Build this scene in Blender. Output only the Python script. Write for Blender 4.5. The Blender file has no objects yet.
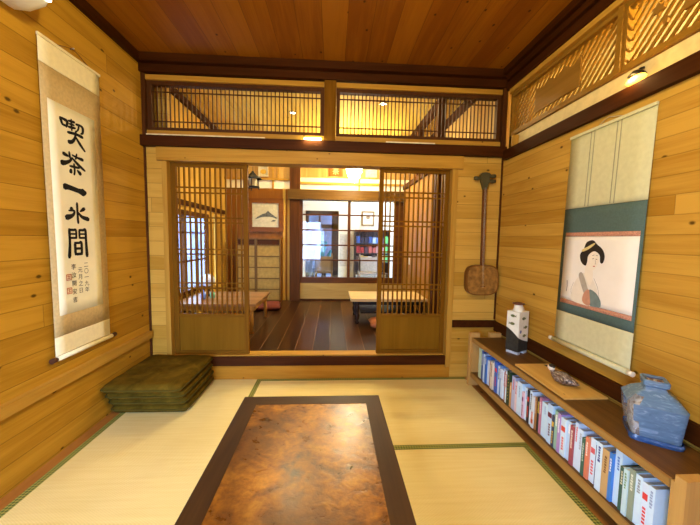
import bpy, bmesh, math, random
from mathutils import Vector, Matrix, noise
R = random.Random(7)
SC = bpy.context.scene
COL = SC.collection
PI = math.pi

# ------------------------------------------------------------------ node helpers
def lin(c):
    if isinstance(c, str):
        c = [int(c[i:i+2], 16)/255 for i in (0, 2, 4)]
        return tuple(x/12.92 if x <= .04045 else ((x+.055)/1.055)**2.4 for x in c) + (1,)
    return tuple(c) + (1,) if len(c) == 3 else tuple(c)

class NT:
    def __init__(s, name):
        s.m = bpy.data.materials.new(name); s.m.use_nodes = True
        s.t = s.m.node_tree; s.t.nodes.clear()
        s.out = s.n('ShaderNodeOutputMaterial')
        s.b = s.n('ShaderNodeBsdfPrincipled')
        s.l(s.b.outputs[0], s.out.inputs[0])
    def n(s, ty, **kw):
        x = s.t.nodes.new(ty)
        for k, v in kw.items(): setattr(x, k, v)
        return x
    def l(s, a, b): s.t.links.new(a, b)
    def val(s, sock, v):
        if hasattr(v, 'bl_idname') or isinstance(v, bpy.types.NodeSocket): s.l(v, sock)
        else: sock.default_value = v
    def math(s, op, a, b=None, c=None, clamp=False):
        x = s.n('ShaderNodeMath', operation=op, use_clamp=clamp)
        s.val(x.inputs[0], a)
        if b is not None: s.val(x.inputs[1], b)
        if c is not None: s.val(x.inputs[2], c)
        return x.outputs[0]
    def mix(s, f, a, b, mode='MIX'):
        x = s.n('ShaderNodeMix', data_type='RGBA', blend_type=mode)
        s.val(x.inputs[0], f); s.val(x.inputs[6], a); s.val(x.inputs[7], b)
        return x.outputs[2]
    def ramp(s, f, stops):
        x = s.n('ShaderNodeValToRGB'); s.l(f, x.inputs[0])
        e = x.color_ramp.elements
        while len(e) < len(stops): e.new(.5)
        for i, (p, c) in enumerate(stops):
            e[i].position = p; e[i].color = lin(c)
        return x.outputs[0]
    def noise(s, vec, scale=5, detail=3, rough=.5, dist=0):
        x = s.n('ShaderNodeTexNoise'); s.l(vec, x.inputs['Vector'])
        x.inputs['Scale'].default_value = scale; x.inputs['Detail'].default_value = detail
        x.inputs['Roughness'].default_value = rough; x.inputs['Distortion'].default_value = dist
        return x.outputs[0]
    def bump(s, h, strength=.3, dist=.01):
        x = s.n('ShaderNodeBump'); s.l(h, x.inputs['Height'])
        x.inputs['Strength'].default_value = strength; x.inputs['Distance'].default_value = dist
        s.l(x.outputs[0], s.b.inputs['Normal'])
    def coord(s): return s.n('ShaderNodeTexCoord').outputs['Object']
    def xyz(s, v):
        x = s.n('ShaderNodeSeparateXYZ'); s.l(v, x.inputs[0]); return x.outputs
    def comb(s, a, b, c):
        x = s.n('ShaderNodeCombineXYZ')
        for i, v in enumerate((a, b, c)): s.val(x.inputs[i], v)
        return x.outputs[0]

def simple(name, col, rough=.6, metal=0, var=.12, scale=30, emit=None, es=0, coat=0, spec=.22, bump=0):
    t = NT(name); b = t.b
    co = t.coord()
    nz = t.noise(co, scale, 3)
    c = lin(col)
    lo = tuple(x*(1-var) for x in c[:3]) ; hi = tuple(min(1, x*(1+var)) for x in c[:3])
    t.l(t.ramp(nz, [(.3, lo), (.7, hi)]), b.inputs['Base Color'])
    b.inputs['Roughness'].default_value = rough; b.inputs['Metallic'].default_value = metal
    b.inputs['Coat Weight'].default_value = coat; b.inputs['Specular IOR Level'].default_value = spec
    if bump: t.bump(nz, bump, .004)
    if emit: b.inputs['Emission Color'].default_value = lin(emit); b.inputs['Emission Strength'].default_value = es
    return t.m

def wood(name, c1, c2, grain='y', plank=None, width=.15, seam=.5, rough=.5, knots=.0, length=0, coat=0, pvar=.35, off=0.0, seamw=.004, spec=.10, fine=1.0, seamcol=None):
    """grain: axis of the fibres; plank: axis across which boards are laid."""
    t = NT(name); b = t.b; co = t.coord(); X = t.xyz(co)
    ix = {'x': 0, 'y': 1, 'z': 2}
    g = X[ix[grain]]
    rest = [X[i] for i in range(3) if i != ix[grain]]
    if plank:
        pc = t.math('DIVIDE', t.math('ADD', X[ix[plank]], 10.0+off), width)
        idx = t.math('FLOOR', pc); fr = t.math('FRACT', pc)
        wn = t.n('ShaderNodeTexWhiteNoise', noise_dimensions='1D'); t.l(idx, wn.inputs['W'])
        rnd = wn.outputs['Value']
        g2 = t.math('ADD', g, t.math('MULTIPLY', rnd, 17.3))
        if length:
            lc = t.math('DIVIDE', g2, length); li = t.math('FLOOR', lc); lf = t.math('FRACT', lc)
            wn2 = t.n('ShaderNodeTexWhiteNoise', noise_dimensions='2D'); t.l(t.comb(idx, li, 0), wn2.inputs['Vector'])
            rnd = wn2.outputs['Value']; g2 = t.math('ADD', g2, t.math('MULTIPLY', rnd, 5.7))
    else: rnd = None; g2 = g
    # stretched grain coordinates
    v = t.comb(t.math('MULTIPLY', g2, 1.1*fine), t.math('MULTIPLY', rest[0], 14*fine), t.math('MULTIPLY', rest[1], 14*fine))
    n1 = t.noise(v, 1.0, 4, .55, 1.2)
    v2 = t.comb(t.math('MULTIPLY', g2, 4*fine), t.math('MULTIPLY', rest[0], 130*fine), t.math('MULTIPLY', rest[1], 130*fine))
    n2 = t.noise(v2, 1.0, 2, .5)
    f = t.math('ADD', t.math('MULTIPLY', n1, .75), t.math('MULTIPLY', n2, .25))
    if rnd is not None:
        f = t.math('ADD', f, t.math('MULTIPLY', t.math('SUBTRACT', rnd, .5), pvar))
    col = t.ramp(f, [(.28, c2), (.66, c1)])
    if knots:
        ac_ = X[ix[plank]] if plank else t.math('ADD', rest[0], rest[1])
        vk = t.comb(t.math('MULTIPLY', g2, 3.0), t.math('MULTIPLY', ac_, 4.5), 0)
        vo = t.n('ShaderNodeTexVoronoi', voronoi_dimensions='2D'); t.l(vk, vo.inputs['Vector']); vo.inputs['Scale'].default_value = 1.0
        wob = t.math('ADD', vo.outputs['Distance'], t.math('MULTIPLY', t.math('SUBTRACT', n1, .5), .05))
        k = t.ramp(wob, [(.020*knots, (1, 1, 1)), (.050*knots, (0, 0, 0))])
        gate = t.math('GREATER_THAN', t.xyz(vo.outputs['Color'])[0], .42)
        k = t.math('MULTIPLY', k, gate)
        dk = tuple(x*.28 for x in lin(c2)[:3])
        col = t.mix(k, col, dk + (1,))
    if plank:
        d = t.math('MINIMUM', fr, t.math('SUBTRACT', 1.0, fr))
        if length:
            d2 = t.math('MULTIPLY', t.math('MINIMUM', lf, t.math('SUBTRACT', 1.0, lf)), length/width)
            d = t.math('MINIMUM', d, d2)
        sm = t.math('LESS_THAN', d, seamw/width/2)
        sc_ = lin(seamcol) if seamcol else tuple(x*.25 for x in lin(c2)[:3]) + (1,)
        col = t.mix(t.math('MULTIPLY', sm, seam), col, sc_)
        hgt = t.math('MINIMUM', t.math('MULTIPLY', d, width/seamw), 1.0)
        t.bump(t.math('ADD', hgt, t.math('MULTIPLY', n2, .12)), .35, .003)
    else: t.bump(n2, .12, .002)
    t.l(col, b.inputs['Base Color'])
    b.inputs['Roughness'].default_value = rough; b.inputs['Coat Weight'].default_value = coat
    b.inputs['Coat Roughness'].default_value = .12
    b.inputs['Specular IOR Level'].default_value = spec
    return t.m

# ------------------------------------------------------------------ mesh helpers
def BM(): return bmesh.new()
def box(bm, x0, x1, y0, y1, z0, z1, M=None, mi=0):
    vs = [Vector((x, y, z)) for z in (z0, z1) for y in (y0, y1) for x in (x0, x1)]
    if M: vs = [M @ v for v in vs]
    v = [bm.verts.new(p) for p in vs]
    fs = [(0, 2, 3, 1), (4, 5, 7, 6), (0, 1, 5, 4), (2, 6, 7, 3), (0, 4, 6, 2), (1, 3, 7, 5)]
    out = []
    for f in fs:
        q = bm.faces.new([v[i] for i in f]); q.material_index = mi; out.append(q)
    return out
def bevel(bm, w, seg=2):
    bmesh.ops.bevel(bm, geom=[e for e in bm.edges if e.is_manifold and len(e.link_faces) == 2 and e.calc_face_angle(0) > .6], offset=w, segments=seg, profile=.5, affect='EDGES')
def tube(bm, pts, r, n=10, cap=True):
    """sweep a circle along pts; r number or list"""
    P = [Vector(p) for p in pts]; rr = r if isinstance(r, (list, tuple)) else [r]*len(P)
    rings = []; up = None
    for i, p in enumerate(P):
        d = (P[min(i+1, len(P)-1)] - P[max(i-1, 0)]).normalized()
        if up is None:
            a = Vector((0, 0, 1)) if abs(d.z) < .9 else Vector((1, 0, 0))
            up = (a - d*a.dot(d)).normalized()
        else: up = (up - d*up.dot(d)).normalized()
        s = d.cross(up)
        rings.append([bm.verts.new(p + (up*math.cos(2*PI*k/n) + s*math.sin(2*PI*k/n))*rr[i]) for k in range(n)])
    for a, b in zip(rings, rings[1:]):
        for k in range(n):
            f = bm.faces.new((a[k], a[(k+1) % n], b[(k+1) % n], b[k])); f.smooth = True
    if cap:
        bm.faces.new(rings[0][::-1]); bm.faces.new(rings[-1])
    return bm
def lathe(bm, prof, n=24, M=None, mi=0):
    """prof list of (r, z)"""
    rings = []
    for r, z in prof:
        if r < 1e-5: ring = [bm.verts.new(Vector((0, 0, z)))]
        else: ring = [bm.verts.new(Vector((r*math.cos(2*PI*k/n), r*math.sin(2*PI*k/n), z))) for k in range(n)]
        if M:
            for v in ring: v.co = M @ v.co
        rings.append(ring)
    for a, b in zip(rings, rings[1:]):
        for k in range(n):
            k2 = (k+1) % n
            if len(a) == 1 and len(b) == 1: continue
            if len(a) == 1: f = bm.faces.new((a[0], b[k2], b[k]))
            elif len(b) == 1: f = bm.faces.new((a[k], a[k2], b[0]))
            else: f = bm.faces.new((a[k], a[k2], b[k2], b[k]))
            f.smooth = True; f.material_index = mi
    return bm
def prism(bm, pts, f3, t):
    """extrude polygon pts (u,v) ; f3(u,v,w)->xyz, thickness t"""
    a = [bm.verts.new(f3(u, v, 0)) for u, v in pts]; b = [bm.verts.new(f3(u, v, t)) for u, v in pts]
    bm.faces.new(a[::-1]); bm.faces.new(b)
    n = len(pts)
    for i in range(n): bm.faces.new((a[i], a[(i+1) % n], b[(i+1) % n], b[i]))
def obj(name, bm, mat, parent=None, loc=None, smooth=False):
    me = bpy.data.meshes.new(name)
    bmesh.ops.recalc_face_normals(bm, faces=bm.faces[:])
    bm.to_mesh(me); bm.free()
    for m in (mat if isinstance(mat, (list, tuple)) else [mat]): me.materials.append(m)
    if smooth:
        for p in me.polygons: p.use_smooth = True
    o = bpy.data.objects.new(name, me); COL.objects.link(o)
    if loc is not None: o.location = loc
    if parent: o.parent = parent
    return o
def tag(o, label, cat, group=None, kind=None):
    o['label'] = label; o['category'] = cat
    if group: o['group'] = group
    if kind: o['kind'] = kind
    return o
def empty(name, label, cat, loc=(0, 0, 0), rz=0, group=None):
    o = bpy.data.objects.new(name, None); COL.objects.link(o); o.empty_display_size = .05
    o.location = loc; o.rotation_euler = (0, 0, rz)
    return tag(o, label, cat, group)
def struct(name, bm, mat, label=None, parent=None):
    o = obj(name, bm, mat, parent)
    if parent is None: o['kind'] = 'structure'
    if label: o['label'] = label
    return o
def bx(*a, bev=0, **k):
    bm = BM(); box(bm, *a, **k)
    if bev: bevel(bm, bev, 2)
    return bm
def boxes(lst, bev=0):
    bm = BM()
    for a in lst: box(bm, *a)
    if bev: bevel(bm, bev, 1)
    return bm

# ------------------------------------------------------------------ materials
PINE1, PINE2 = (.54, .285, .026), (.35, .165, .010)
pineL = wood('pine_boards_left', PINE1, PINE2, 'y', 'z', .118, rough=.55, knots=1.0, length=4.3, off=.02, pvar=.3, spec=.10)
pineR = wood('pine_boards_right', (.56, .32, .050), (.38, .185, .018), 'y', 'z', .083, rough=.55, knots=.9, length=6, pvar=.32, off=.05, seam=.35, spec=.10)
pineB = wood('pine_boards_back', (.58, .34, .060), (.41, .215, .024), 'x', 'z', .115, rough=.55, knots=.9, length=3, pvar=.4)
pineTrimX = wood('pine_trim_x', (.50, .27, .040), (.35, .165, .018), 'x', rough=.4, knots=.5)
pineTrimY = wood('pine_trim_y', (.52, .29, .045), (.37, .18, .020), 'y', rough=.4)
pineTrimZ = wood('pine_trim_z', (.50, .28, .045), (.35, .17, .020), 'z', rough=.4)
ceilM = wood('stained_ceiling_boards', (.32, .115, .006), (.21, .062, .003), 'y', 'x', .16, rough=.5, knots=.8, pvar=.35, seam=.5)
darkX = wood('dark_stained_wood_x', (.060, .016, .0022), (.028, .007, .001), 'x', rough=.55, spec=.07)
darkY = wood('dark_stained_wood_y', (.060, .016, .0022), (.028, .007, .001), 'y', rough=.55, spec=.07)
darkZ = wood('dark_stained_wood_z', (.09, .030, .007), (.045, .014, .003), 'z', rough=.55, spec=.07)
latM = wood('lattice_wood', (.085, .028, .005), (.045, .013, .002), 'z', rough=.6, spec=.15)
redX = wood('reddish_floor_margin', (.40, .17, .035), (.27, .10, .018), 'y', rough=.35, knots=.9)
sillX = wood('sill_board', (.46, .215, .022), (.32, .13, .010), 'x', rough=.35, knots=.5)
doorM = wood('door_frame_wood', (.20, .086, .006), (.11, .041, .002), 'z', rough=.55, spec=.04)
doorR = wood('door_rail_wood', (.20, .086, .006), (.11, .041, .002), 'x', rough=.55, spec=.04)
doorP = wood('door_panel_veneer', (.20, .092, .006), (.145, .064, .003), 'z', rough=.5, spec=.04, fine=.8)
darkFloor = wood('dark_glossy_floorboards', (.065, .024, .007), (.030, .010, .003), 'y', 'x', .157, rough=.3, knots=0, pvar=.5, seam=.8, seamcol=(.17, .085, .035), seamw=.006, coat=.15, off=.06)
backPlank = wood('next_room_planks', (.70, .47, .09), (.54, .32, .045), 'y', 'x', .2, rough=.7, knots=.8, pvar=.35, spec=.15)
vertPlank = wood('next_room_vertical_planks', (.55, .32, .09), (.40, .21, .05), 'z', 'x', .16, rough=.5, knots=.6, pvar=.4)
vertPlankY = wood('next_room_side_planks', (.36, .17, .030), (.22, .09, .014), 'z', 'y', .17, rough=.35, knots=.4, pvar=.4)
brownBoard = wood('brown_wall_board', (.24, .085, .010), (.16, .052, .005), 'z', rough=.45)
shelfTopM = wood('walnut_stain_shelf_top', (.14, .070, .018), (.075, .034, .008), 'y', rough=.4, knots=.7)
shelfEdgeM = wood('shelf_edge_pine', (.38, .22, .06), (.27, .145, .035), 'y', rough=.5)
postM = wood('shelf_post_pine', (.56, .34, .10), (.43, .24, .075), 'z', rough=.5)
boardM = wood('light_board_pine', (.68, .43, .12), (.54, .30, .07), 'y', rough=.42, knots=.5)
white_plaster = simple('cream_plaster', (.80, .72, .52), .85, var=.04)
blackM = simple('black_lacquer', (.012, .010, .009), .35)

def tatami_mat():
    t = NT('woven_rush_tatami'); co = t.coord(); X = t.xyz(co)
    # fine weave: ribs across the short side and threads along
    w1 = t.math('SINE', t.math('MULTIPLY', X[1], 2*PI/.0085))
    w2 = t.math('SINE', t.math('MULTIPLY', X[0], 2*PI/.016))
    w = t.math('MULTIPLY', w1, w2)
    n = t.noise(t.comb(t.math('MULTIPLY', X[0], 3), t.math('MULTIPLY', X[1], 60), 0), 1, 3)
    n3 = t.noise(co, 2.2, 3)
    f = t.math('ADD', t.math('MULTIPLY', n, .5), t.math('MULTIPLY', n3, .5))
    c = t.ramp(f, [(.3, (.76, .61, .24)), (.7, (.88, .75, .36))])
    c = t.mix(t.math('MULTIPLY', t.math('ADD', w, 1.0), .10), c, (.42, .30, .10, 1))
    t.l(c, t.b.inputs['Base Color']); t.b.inputs['Roughness'].default_value = .55
    t.b.inputs['Specular IOR Level'].default_value = .35
    t.bump(w, .4, .0015)
    return t.m
tatamiM = tatami_mat()
def border_mat():
    t = NT('green_woven_tatami_border'); co = t.coord(); X = t.xyz(co)
    a = t.math('SINE', t.math('MULTIPLY', t.math('ADD', X[0], X[1]), 2*PI/.03))
    b_ = t.math('SINE', t.math('MULTIPLY', t.math('SUBTRACT', X[0], X[1]), 2*PI/.03))
    c = t.ramp(t.math('MULTIPLY_ADD', t.math('MULTIPLY', a, b_), .5, .5), [(.35, (.07, .10, .012)), (.62, (.34, .32, .06))])
    t.l(c, t.b.inputs['Base Color']); t.b.inputs['Roughness'].default_value = .8
    return t.m
borderM = border_mat()

# ------------------------------------------------------------------ the room shell
XL, XR, YB, ZC = -1.485, 1.42, 2.60, 2.56
YR = -.85   # rear wall behind the camera
struct('floor', bx(XL-.1, XR+.1, YR, YB, -.14, -.045), sillX)
struct('wall_left', bx(XL-.1, XL, YR, YB+.10, -.1, ZC), pineL, 'horizontal knotty pine boarding of the left wall')
struct('wall_right', bx(XR, XR+.1, YR, YB+.10, -.1, 1.90), pineR, 'horizontal pine boarding of the right wall below the openwork transom')
struct('ceiling', bx(XL-.1, XR+.1, YR, YB+.10, ZC, ZC+.08), ceilM, 'reddish brown stained board ceiling')
# rear wall with a wide window (behind the camera), daylight enters there
def rear():
    bm = BM(); wx0, wx1, wz0, wz1 = -1.42, -.42, -.044, 1.75
    box(bm, XL-.1, wx0, YR-.1, YR, -.1, ZC); box(bm, wx1, XR+.1, YR-.1, YR, -.1, ZC)
    box(bm, wx0, wx1, YR-.1, YR, -.1, wz0); box(bm, wx0, wx1, YR-.1, YR, wz1, ZC)
    return bm
struct('wall_rear', rear(), pineB)
# back wall (boards left and right of the sliding doors)
struct('wall_back', boxes([(XL, -1.35, YB, YB+.10, -.1, 1.90), (1.035, XR+.1, YB, YB+.10, .0, 1.90)]), pineB, 'pine boarding either side of the sliding doors')
# sill zone under the doors
struct('trim_1', bx(-1.475, 1.19, YB+.002, YB+.10, -.1, .118, bev=.004), sillX, 'orange pine step board under the sliding doors')
struct('trim_2', bx(-1.33, 1.0, YB-.012, YB+.10, .120, .196, bev=.003), darkX, 'dark sill beam below the doors')
struct('trim_3', bx(-1.31, .985, YB+.01, YB+.11, .1965, .206, bev=.002), pineTrimX, 'pale worn threshold strip between the doors')
# pine door surround
struct('trim_4', boxes([(-1.385, 1.075, YB-.025, YB+.10, 1.79, 1.893)], .004), pineTrimX, 'pine lintel over the sliding doors')
struct('trim_5', boxes([(-1.35, -1.312, YB-.015, YB+.10, .118, 1.788), (.99, 1.036, YB-.015, YB+.10, .10, 1.788)], .003), pineTrimZ, 'pine jambs of the door opening')
# beams of the back wall
struct('trim_6', boxes([(XL, XR, YB-.055, YB+.10, 1.894, 1.972)], .006), darkX, 'dark beam between lintel and lattice transom')
struct('trim_7', boxes([(XL, XR, YB-.045, YB+.10, 2.445, 2.50), (XL, XR, YB-.09, YB+.10, 2.502, ZC)], .004), darkX, 'dark stepped cornice of the back wall')
struct('trim_8', boxes([(XL, XL+.03, YB-.02, YB+.1, 1.973, 2.444), (1.383, XR, YB-.03, YB+.1, 1.973, 2.444), (XL, XL+.014, YB-.012, YB, 0, 1.893), (XR-.012, XR, YB-.012, YB, .52, 1.893)], .002), darkZ, 'dark corner posts of the back wall')
struct('trim_9', boxes([(-.078, .016, YB-.03, YB+.10, 1.973, 2.444)], .005), doorM, 'brown post between the two lattice transoms')
# left wall cornice, margin boards, ledge
struct('trim_10', boxes([(XL, XL+.035, YR, YB-.092, 2.50, ZC)], .004), darkY, 'dark cornice along the left wall')
struct('trim_11', bx(XL, XL+.032, YR, YB-.03, .372, .428, bev=.006), pineTrimY, 'pine ledge moulding low on the left wall')
struct('trim_12', bx(XL, -1.422, YR, YB, -.044, .0, bev=.002), redX, 'reddish board between tatami and left wall')
struct('trim_13', bx(1.168, XR, YR, YB, -.044, .0, bev=.002), redX, 'reddish board between tatami and bookcase')
# right wall: lower dark rail, beam, rails, cornice
struct('trim_14', boxes([(XR-.02, XR, YR, YB-.022, .428, .508), (1.037, XR, YB-.02, YB, .452, .512)], .003), darkY, 'dark rail low on the right wall and its corner return')
struct('trim_15', bx(XR-.03, XR+.10, YR, YB-.056, 1.862, 1.938, bev=.004), darkY, 'dark beam over the picture scroll on the right wall')
struct('trim_16', boxes([(XR-.03, XR, YR, YB-.056, 2.41, 2.47), (XR-.055, XR, YR, YB-.092, 2.472, 2.51), (XR-.085, XR, YR, YB-.092, 2.512, ZC)], .003), darkY, 'dark stepped cornice over the openwork transom')
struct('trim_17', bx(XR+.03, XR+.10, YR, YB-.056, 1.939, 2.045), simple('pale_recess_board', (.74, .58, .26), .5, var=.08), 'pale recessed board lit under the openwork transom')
struct('wall_upper_right', bx(XR, XR+.10, YR, YB+.1, 2.475, ZC), pineR)

# lattice transoms of the back wall
def lattice_transom(x0, x1, label):
    e = empty('lattice_transom', label, 'transom', ((x0+x1)/2, YB+.03, 1.973), group='lattice transoms over the doors')
    w = (x1-x0)/2
    def L(a): return (a[0], a[1], a[2], a[3], a[4], a[5])
    obj('pine_rail', boxes([(-w, w, -.045, .03, .012, .046), (-w, w, -.045, .03, .425, .463)], .003), pineTrimX, e)
    obj('frame', boxes([(-w, w, -.03, .02, .047, .074), (-w, w, -.03, .02, .396, .424), (-w, -w+.03, -.028, .019, .074, .396), (w-.03, w, -.028, .019, .074, .396)], .002), latM, e)
    bm = BM(); n = 40 if x0 < -1 else 43
    for i in range(1, n):
        x = -w+.03+(2*w-.06)*i/n
        box(bm, x-.0035, x+.0035, -.006, .004, .074, .396)
    for z in (.126, .350): box(bm, -w+.03, w-.03, -.010, -.004, z-.0045, z+.0045)
    obj('lattice', bm, latM, e)
lattice_transom(XL+.032, -.080, 'left lattice transom of fine vertical slats, above the left sliding door')
lattice_transom(.018, 1.381, 'right lattice transom of fine vertical slats, above the right sliding door')

# sliding lattice doors
def sliding_door(name, x0, x1, label):
    e = bpy.data.objects.new(name, None); COL.objects.link(e); e['kind'] = 'structure'; e['label'] = label
    e.location = ((x0+x1)/2, YB+.055, .2065); w = (x1-x0)/2; H = 1.582
    obj('stile', boxes([(-w, -w+.036, -.016, .016, 0, H)], .003), doorM, e)
    obj('stile', boxes([(w-.036, w, -.016, .016, 0, H)], .003), doorM, e)
    obj('rail', boxes([(-w+.037, w-.037, -.014, .014, H-.03, H)], .002), doorR, e)
    obj('rail', boxes([(-w+.037, w-.037, -.014, .014, .318, .345)], .002), doorR, e)
    obj('rail', boxes([(-w+.037, w-.037, -.014, .014, 0, .03)], .002), doorR, e)
    obj('lower_panel', boxes([(-w+.036, w-.036, -.006, .006, .03, .318)]), doorP, e)
    bm = BM(); n = 13
    for i in range(n):
        x = -w+.036+(2*w-.072)*(i+.5)/n
        box(bm, x-.0055, x+.0055, -.008, .008, .345, H-.03)
    obj('slats', bm, doorM, e)
    bm = BM()
    for z in (.562, .605, .845, .885, 1.105, 1.145, 1.345, 1.388): box(bm, -w+.036, w-.036, -.012, -.003, z-.006, z+.006)
    obj('cross_bars', bm, doorR, e)
sliding_door('door_1', -1.308, -.700, 'left sliding lattice door with thin vertical slats and a plain lower panel')
sliding_door('door_2', .390, .985, 'right sliding lattice door with thin vertical slats and a plain lower panel')

# ------------------------------------------------------------------ tatami
def tatami(x0, x1, y0, y1, long, label, cat='tatami mat'):
    e = empty('tatami_mat', label, cat, ((x0+x1)/2, (y0+y1)/2, -.044), group='tatami mats')
    a, b, g = (x1-x0)/2, (y1-y0)/2, .0012
    bw = .036
    if long == 'x':
        obj('woven_face', bx(-a+g, a-g, -b+bw, b-bw, 0, .044), tatamiM, e)
        obj('border', bx(-a+g, a-g, -b+g, -b+bw, 0, .0455), borderM, e)
        obj('border', bx(-a+g, a-g, b-bw, b-g, 0, .0455), borderM, e)
    else:
        obj('woven_face', bx(-a+bw, a-bw, -b+g, b-g, 0, .044), tatamiM, e)
        obj('border', bx(-a+g, -a+bw, -b+g, b-g, 0, .0455), borderM, e)
        obj('border', bx(a-bw, a-g, -b+g, b-g, 0, .0455), borderM, e)
tatami(-1.422, -.585, .85, 2.60, 'y', 'tatami mat along the left wall, under the stack of floor cushions')
tatami(-.585, 1.168, 1.68, 2.60, 'x', 'tatami mat lying crosswise in front of the door threshold, beyond the table')
tatami(.295, 1.168, -.07, 1.68, 'y', 'tatami mat in the foreground beside the bookcase, right of the table')
tatami(-.585, .295, -.07, 1.68, 'y', 'tatami mat largely hidden under the low table')
tatami(-1.422, -.585, YR, .85, 'y', 'tatami mat at the near end of the left wall')
struct('floor', boxes([(-.584, 1.167, YR, -.071, -.044, 0)]), tatamiM)

# ------------------------------------------------------------------ low table
def burl():
    t = NT('burl_veneer_gloss'); co = t.coord()
    X = t.xyz(co)
    n1 = t.noise(co, 5.5, 6, .62, 1.0)
    n2 = t.noise(t.comb(t.math('MULTIPLY', X[0], 14), t.math('MULTIPLY', X[1], 20), 0), 1.2, 5, .6, .6)
    n3 = t.noise(co, 60, 3, .6)
    f = t.math('ADD', t.math('MULTIPLY', n1, .55), t.math('ADD', t.math('MULTIPLY', n2, .30), t.math('MULTIPLY', n3, .15)))
    c = t.ramp(f, [(.39, (.04, .010, .001)), (.46, (.17, .055, .003)), (.53, (.32, .12, .007)), (.61, (.50, .22, .02))])
    vo = t.n('ShaderNodeTexNoise'); t.l(co, vo.inputs['Vector']); vo.inputs['Scale'].default_value = 2.6; vo.inputs['Detail'].default_value = 4
    c = t.mix(t.ramp(vo.outputs[0], [(.40, (.7, .7, .7)), (.54, (0, 0, 0))]), c, (.075, .022, .003, 1))
    t.l(c, t.b.inputs['Base Color'])
    t.l(t.ramp(n2, [(.3, (.25, .25, .25)), (.7, (.38, .38, .38))]), t.b.inputs['Roughness'])
    t.b.inputs['Specular IOR Level'].default_value = .4
    t.bump(t.math('ADD', t.math('MULTIPLY', n1, .4), t.math('MULTIPLY', n2, .6)), .5, .006)
    t.b.inputs['Coat Weight'].default_value = .15; t.b.inputs['Coat Roughness'].default_value = .25
    return t.m
tabY = wood('table_frame_y', (.060, .025, .006), (.030, .011, .002), 'y', rough=.5, spec=.2)
tabX = wood('table_frame_x', (.060, .025, .006), (.030, .011, .002), 'x', rough=.5, spec=.2)
te = empty('low_table', 'large low table with dark wooden frame and glossy burl top, centre of the tatami', 'table', (-.1, 1.07, 0))
a, b, fw, zt = .367, .60, .080, .33
obj('top_panel', bx(-a+fw, a-fw, -b+fw, b-fw, zt-.04, zt-.002), burl(), te)
bm = BM()
def mitre(bm, pts, z0, z1):
    A = [bm.verts.new((x, y, z0)) for x, y in pts]; B = [bm.verts.new((x, y, z1)) for x, y in pts]
    bm.faces.new(A[::-1]); bm.faces.new(B)
    for i in range(4): bm.faces.new((A[i], A[(i+1) % 4], B[(i+1) % 4], B[i]))
ia, ib = a-fw, b-fw
for pts, mt in ((((-a, -b), (a, -b), (ia, -ib), (-ia, -ib)), tabX), (((-a, b), (-ia, ib), (ia, ib), (a, b)), tabX),
                (((-a, -b), (-ia, -ib), (-ia, ib), (-a, b)), tabY), (((a, -b), (a, b), (ia, ib), (ia, -ib)), tabY)):
    bm = BM(); mitre(bm, pts, zt-.055, zt); bevel(bm, .003, 2); obj('frame_board', bm, mt, te)
obj('apron', boxes([(-a+.03, a-.03, -b+.03, -b+.055, zt-.12, zt-.056), (-a+.03, a-.03, b-.055, b-.03, zt-.12, zt-.056),
                    (-a+.03, -a+.055, -b+.055, b-.055, zt-.12, zt-.056), (a-.055, a-.03, -b+.055, b-.055, zt-.12, zt-.056)]), tabX, te)
for sx in (-1, 1):
    for sy in (-1, 1):
        bm = BM(); x, y = sx*(a-.055), sy*(b-.055)
        box(bm, x-.032, x+.032, y-.032, y+.032, 0.0015, zt-.121); bevel(bm, .006)
        obj('leg', bm, tabY, te)

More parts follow.
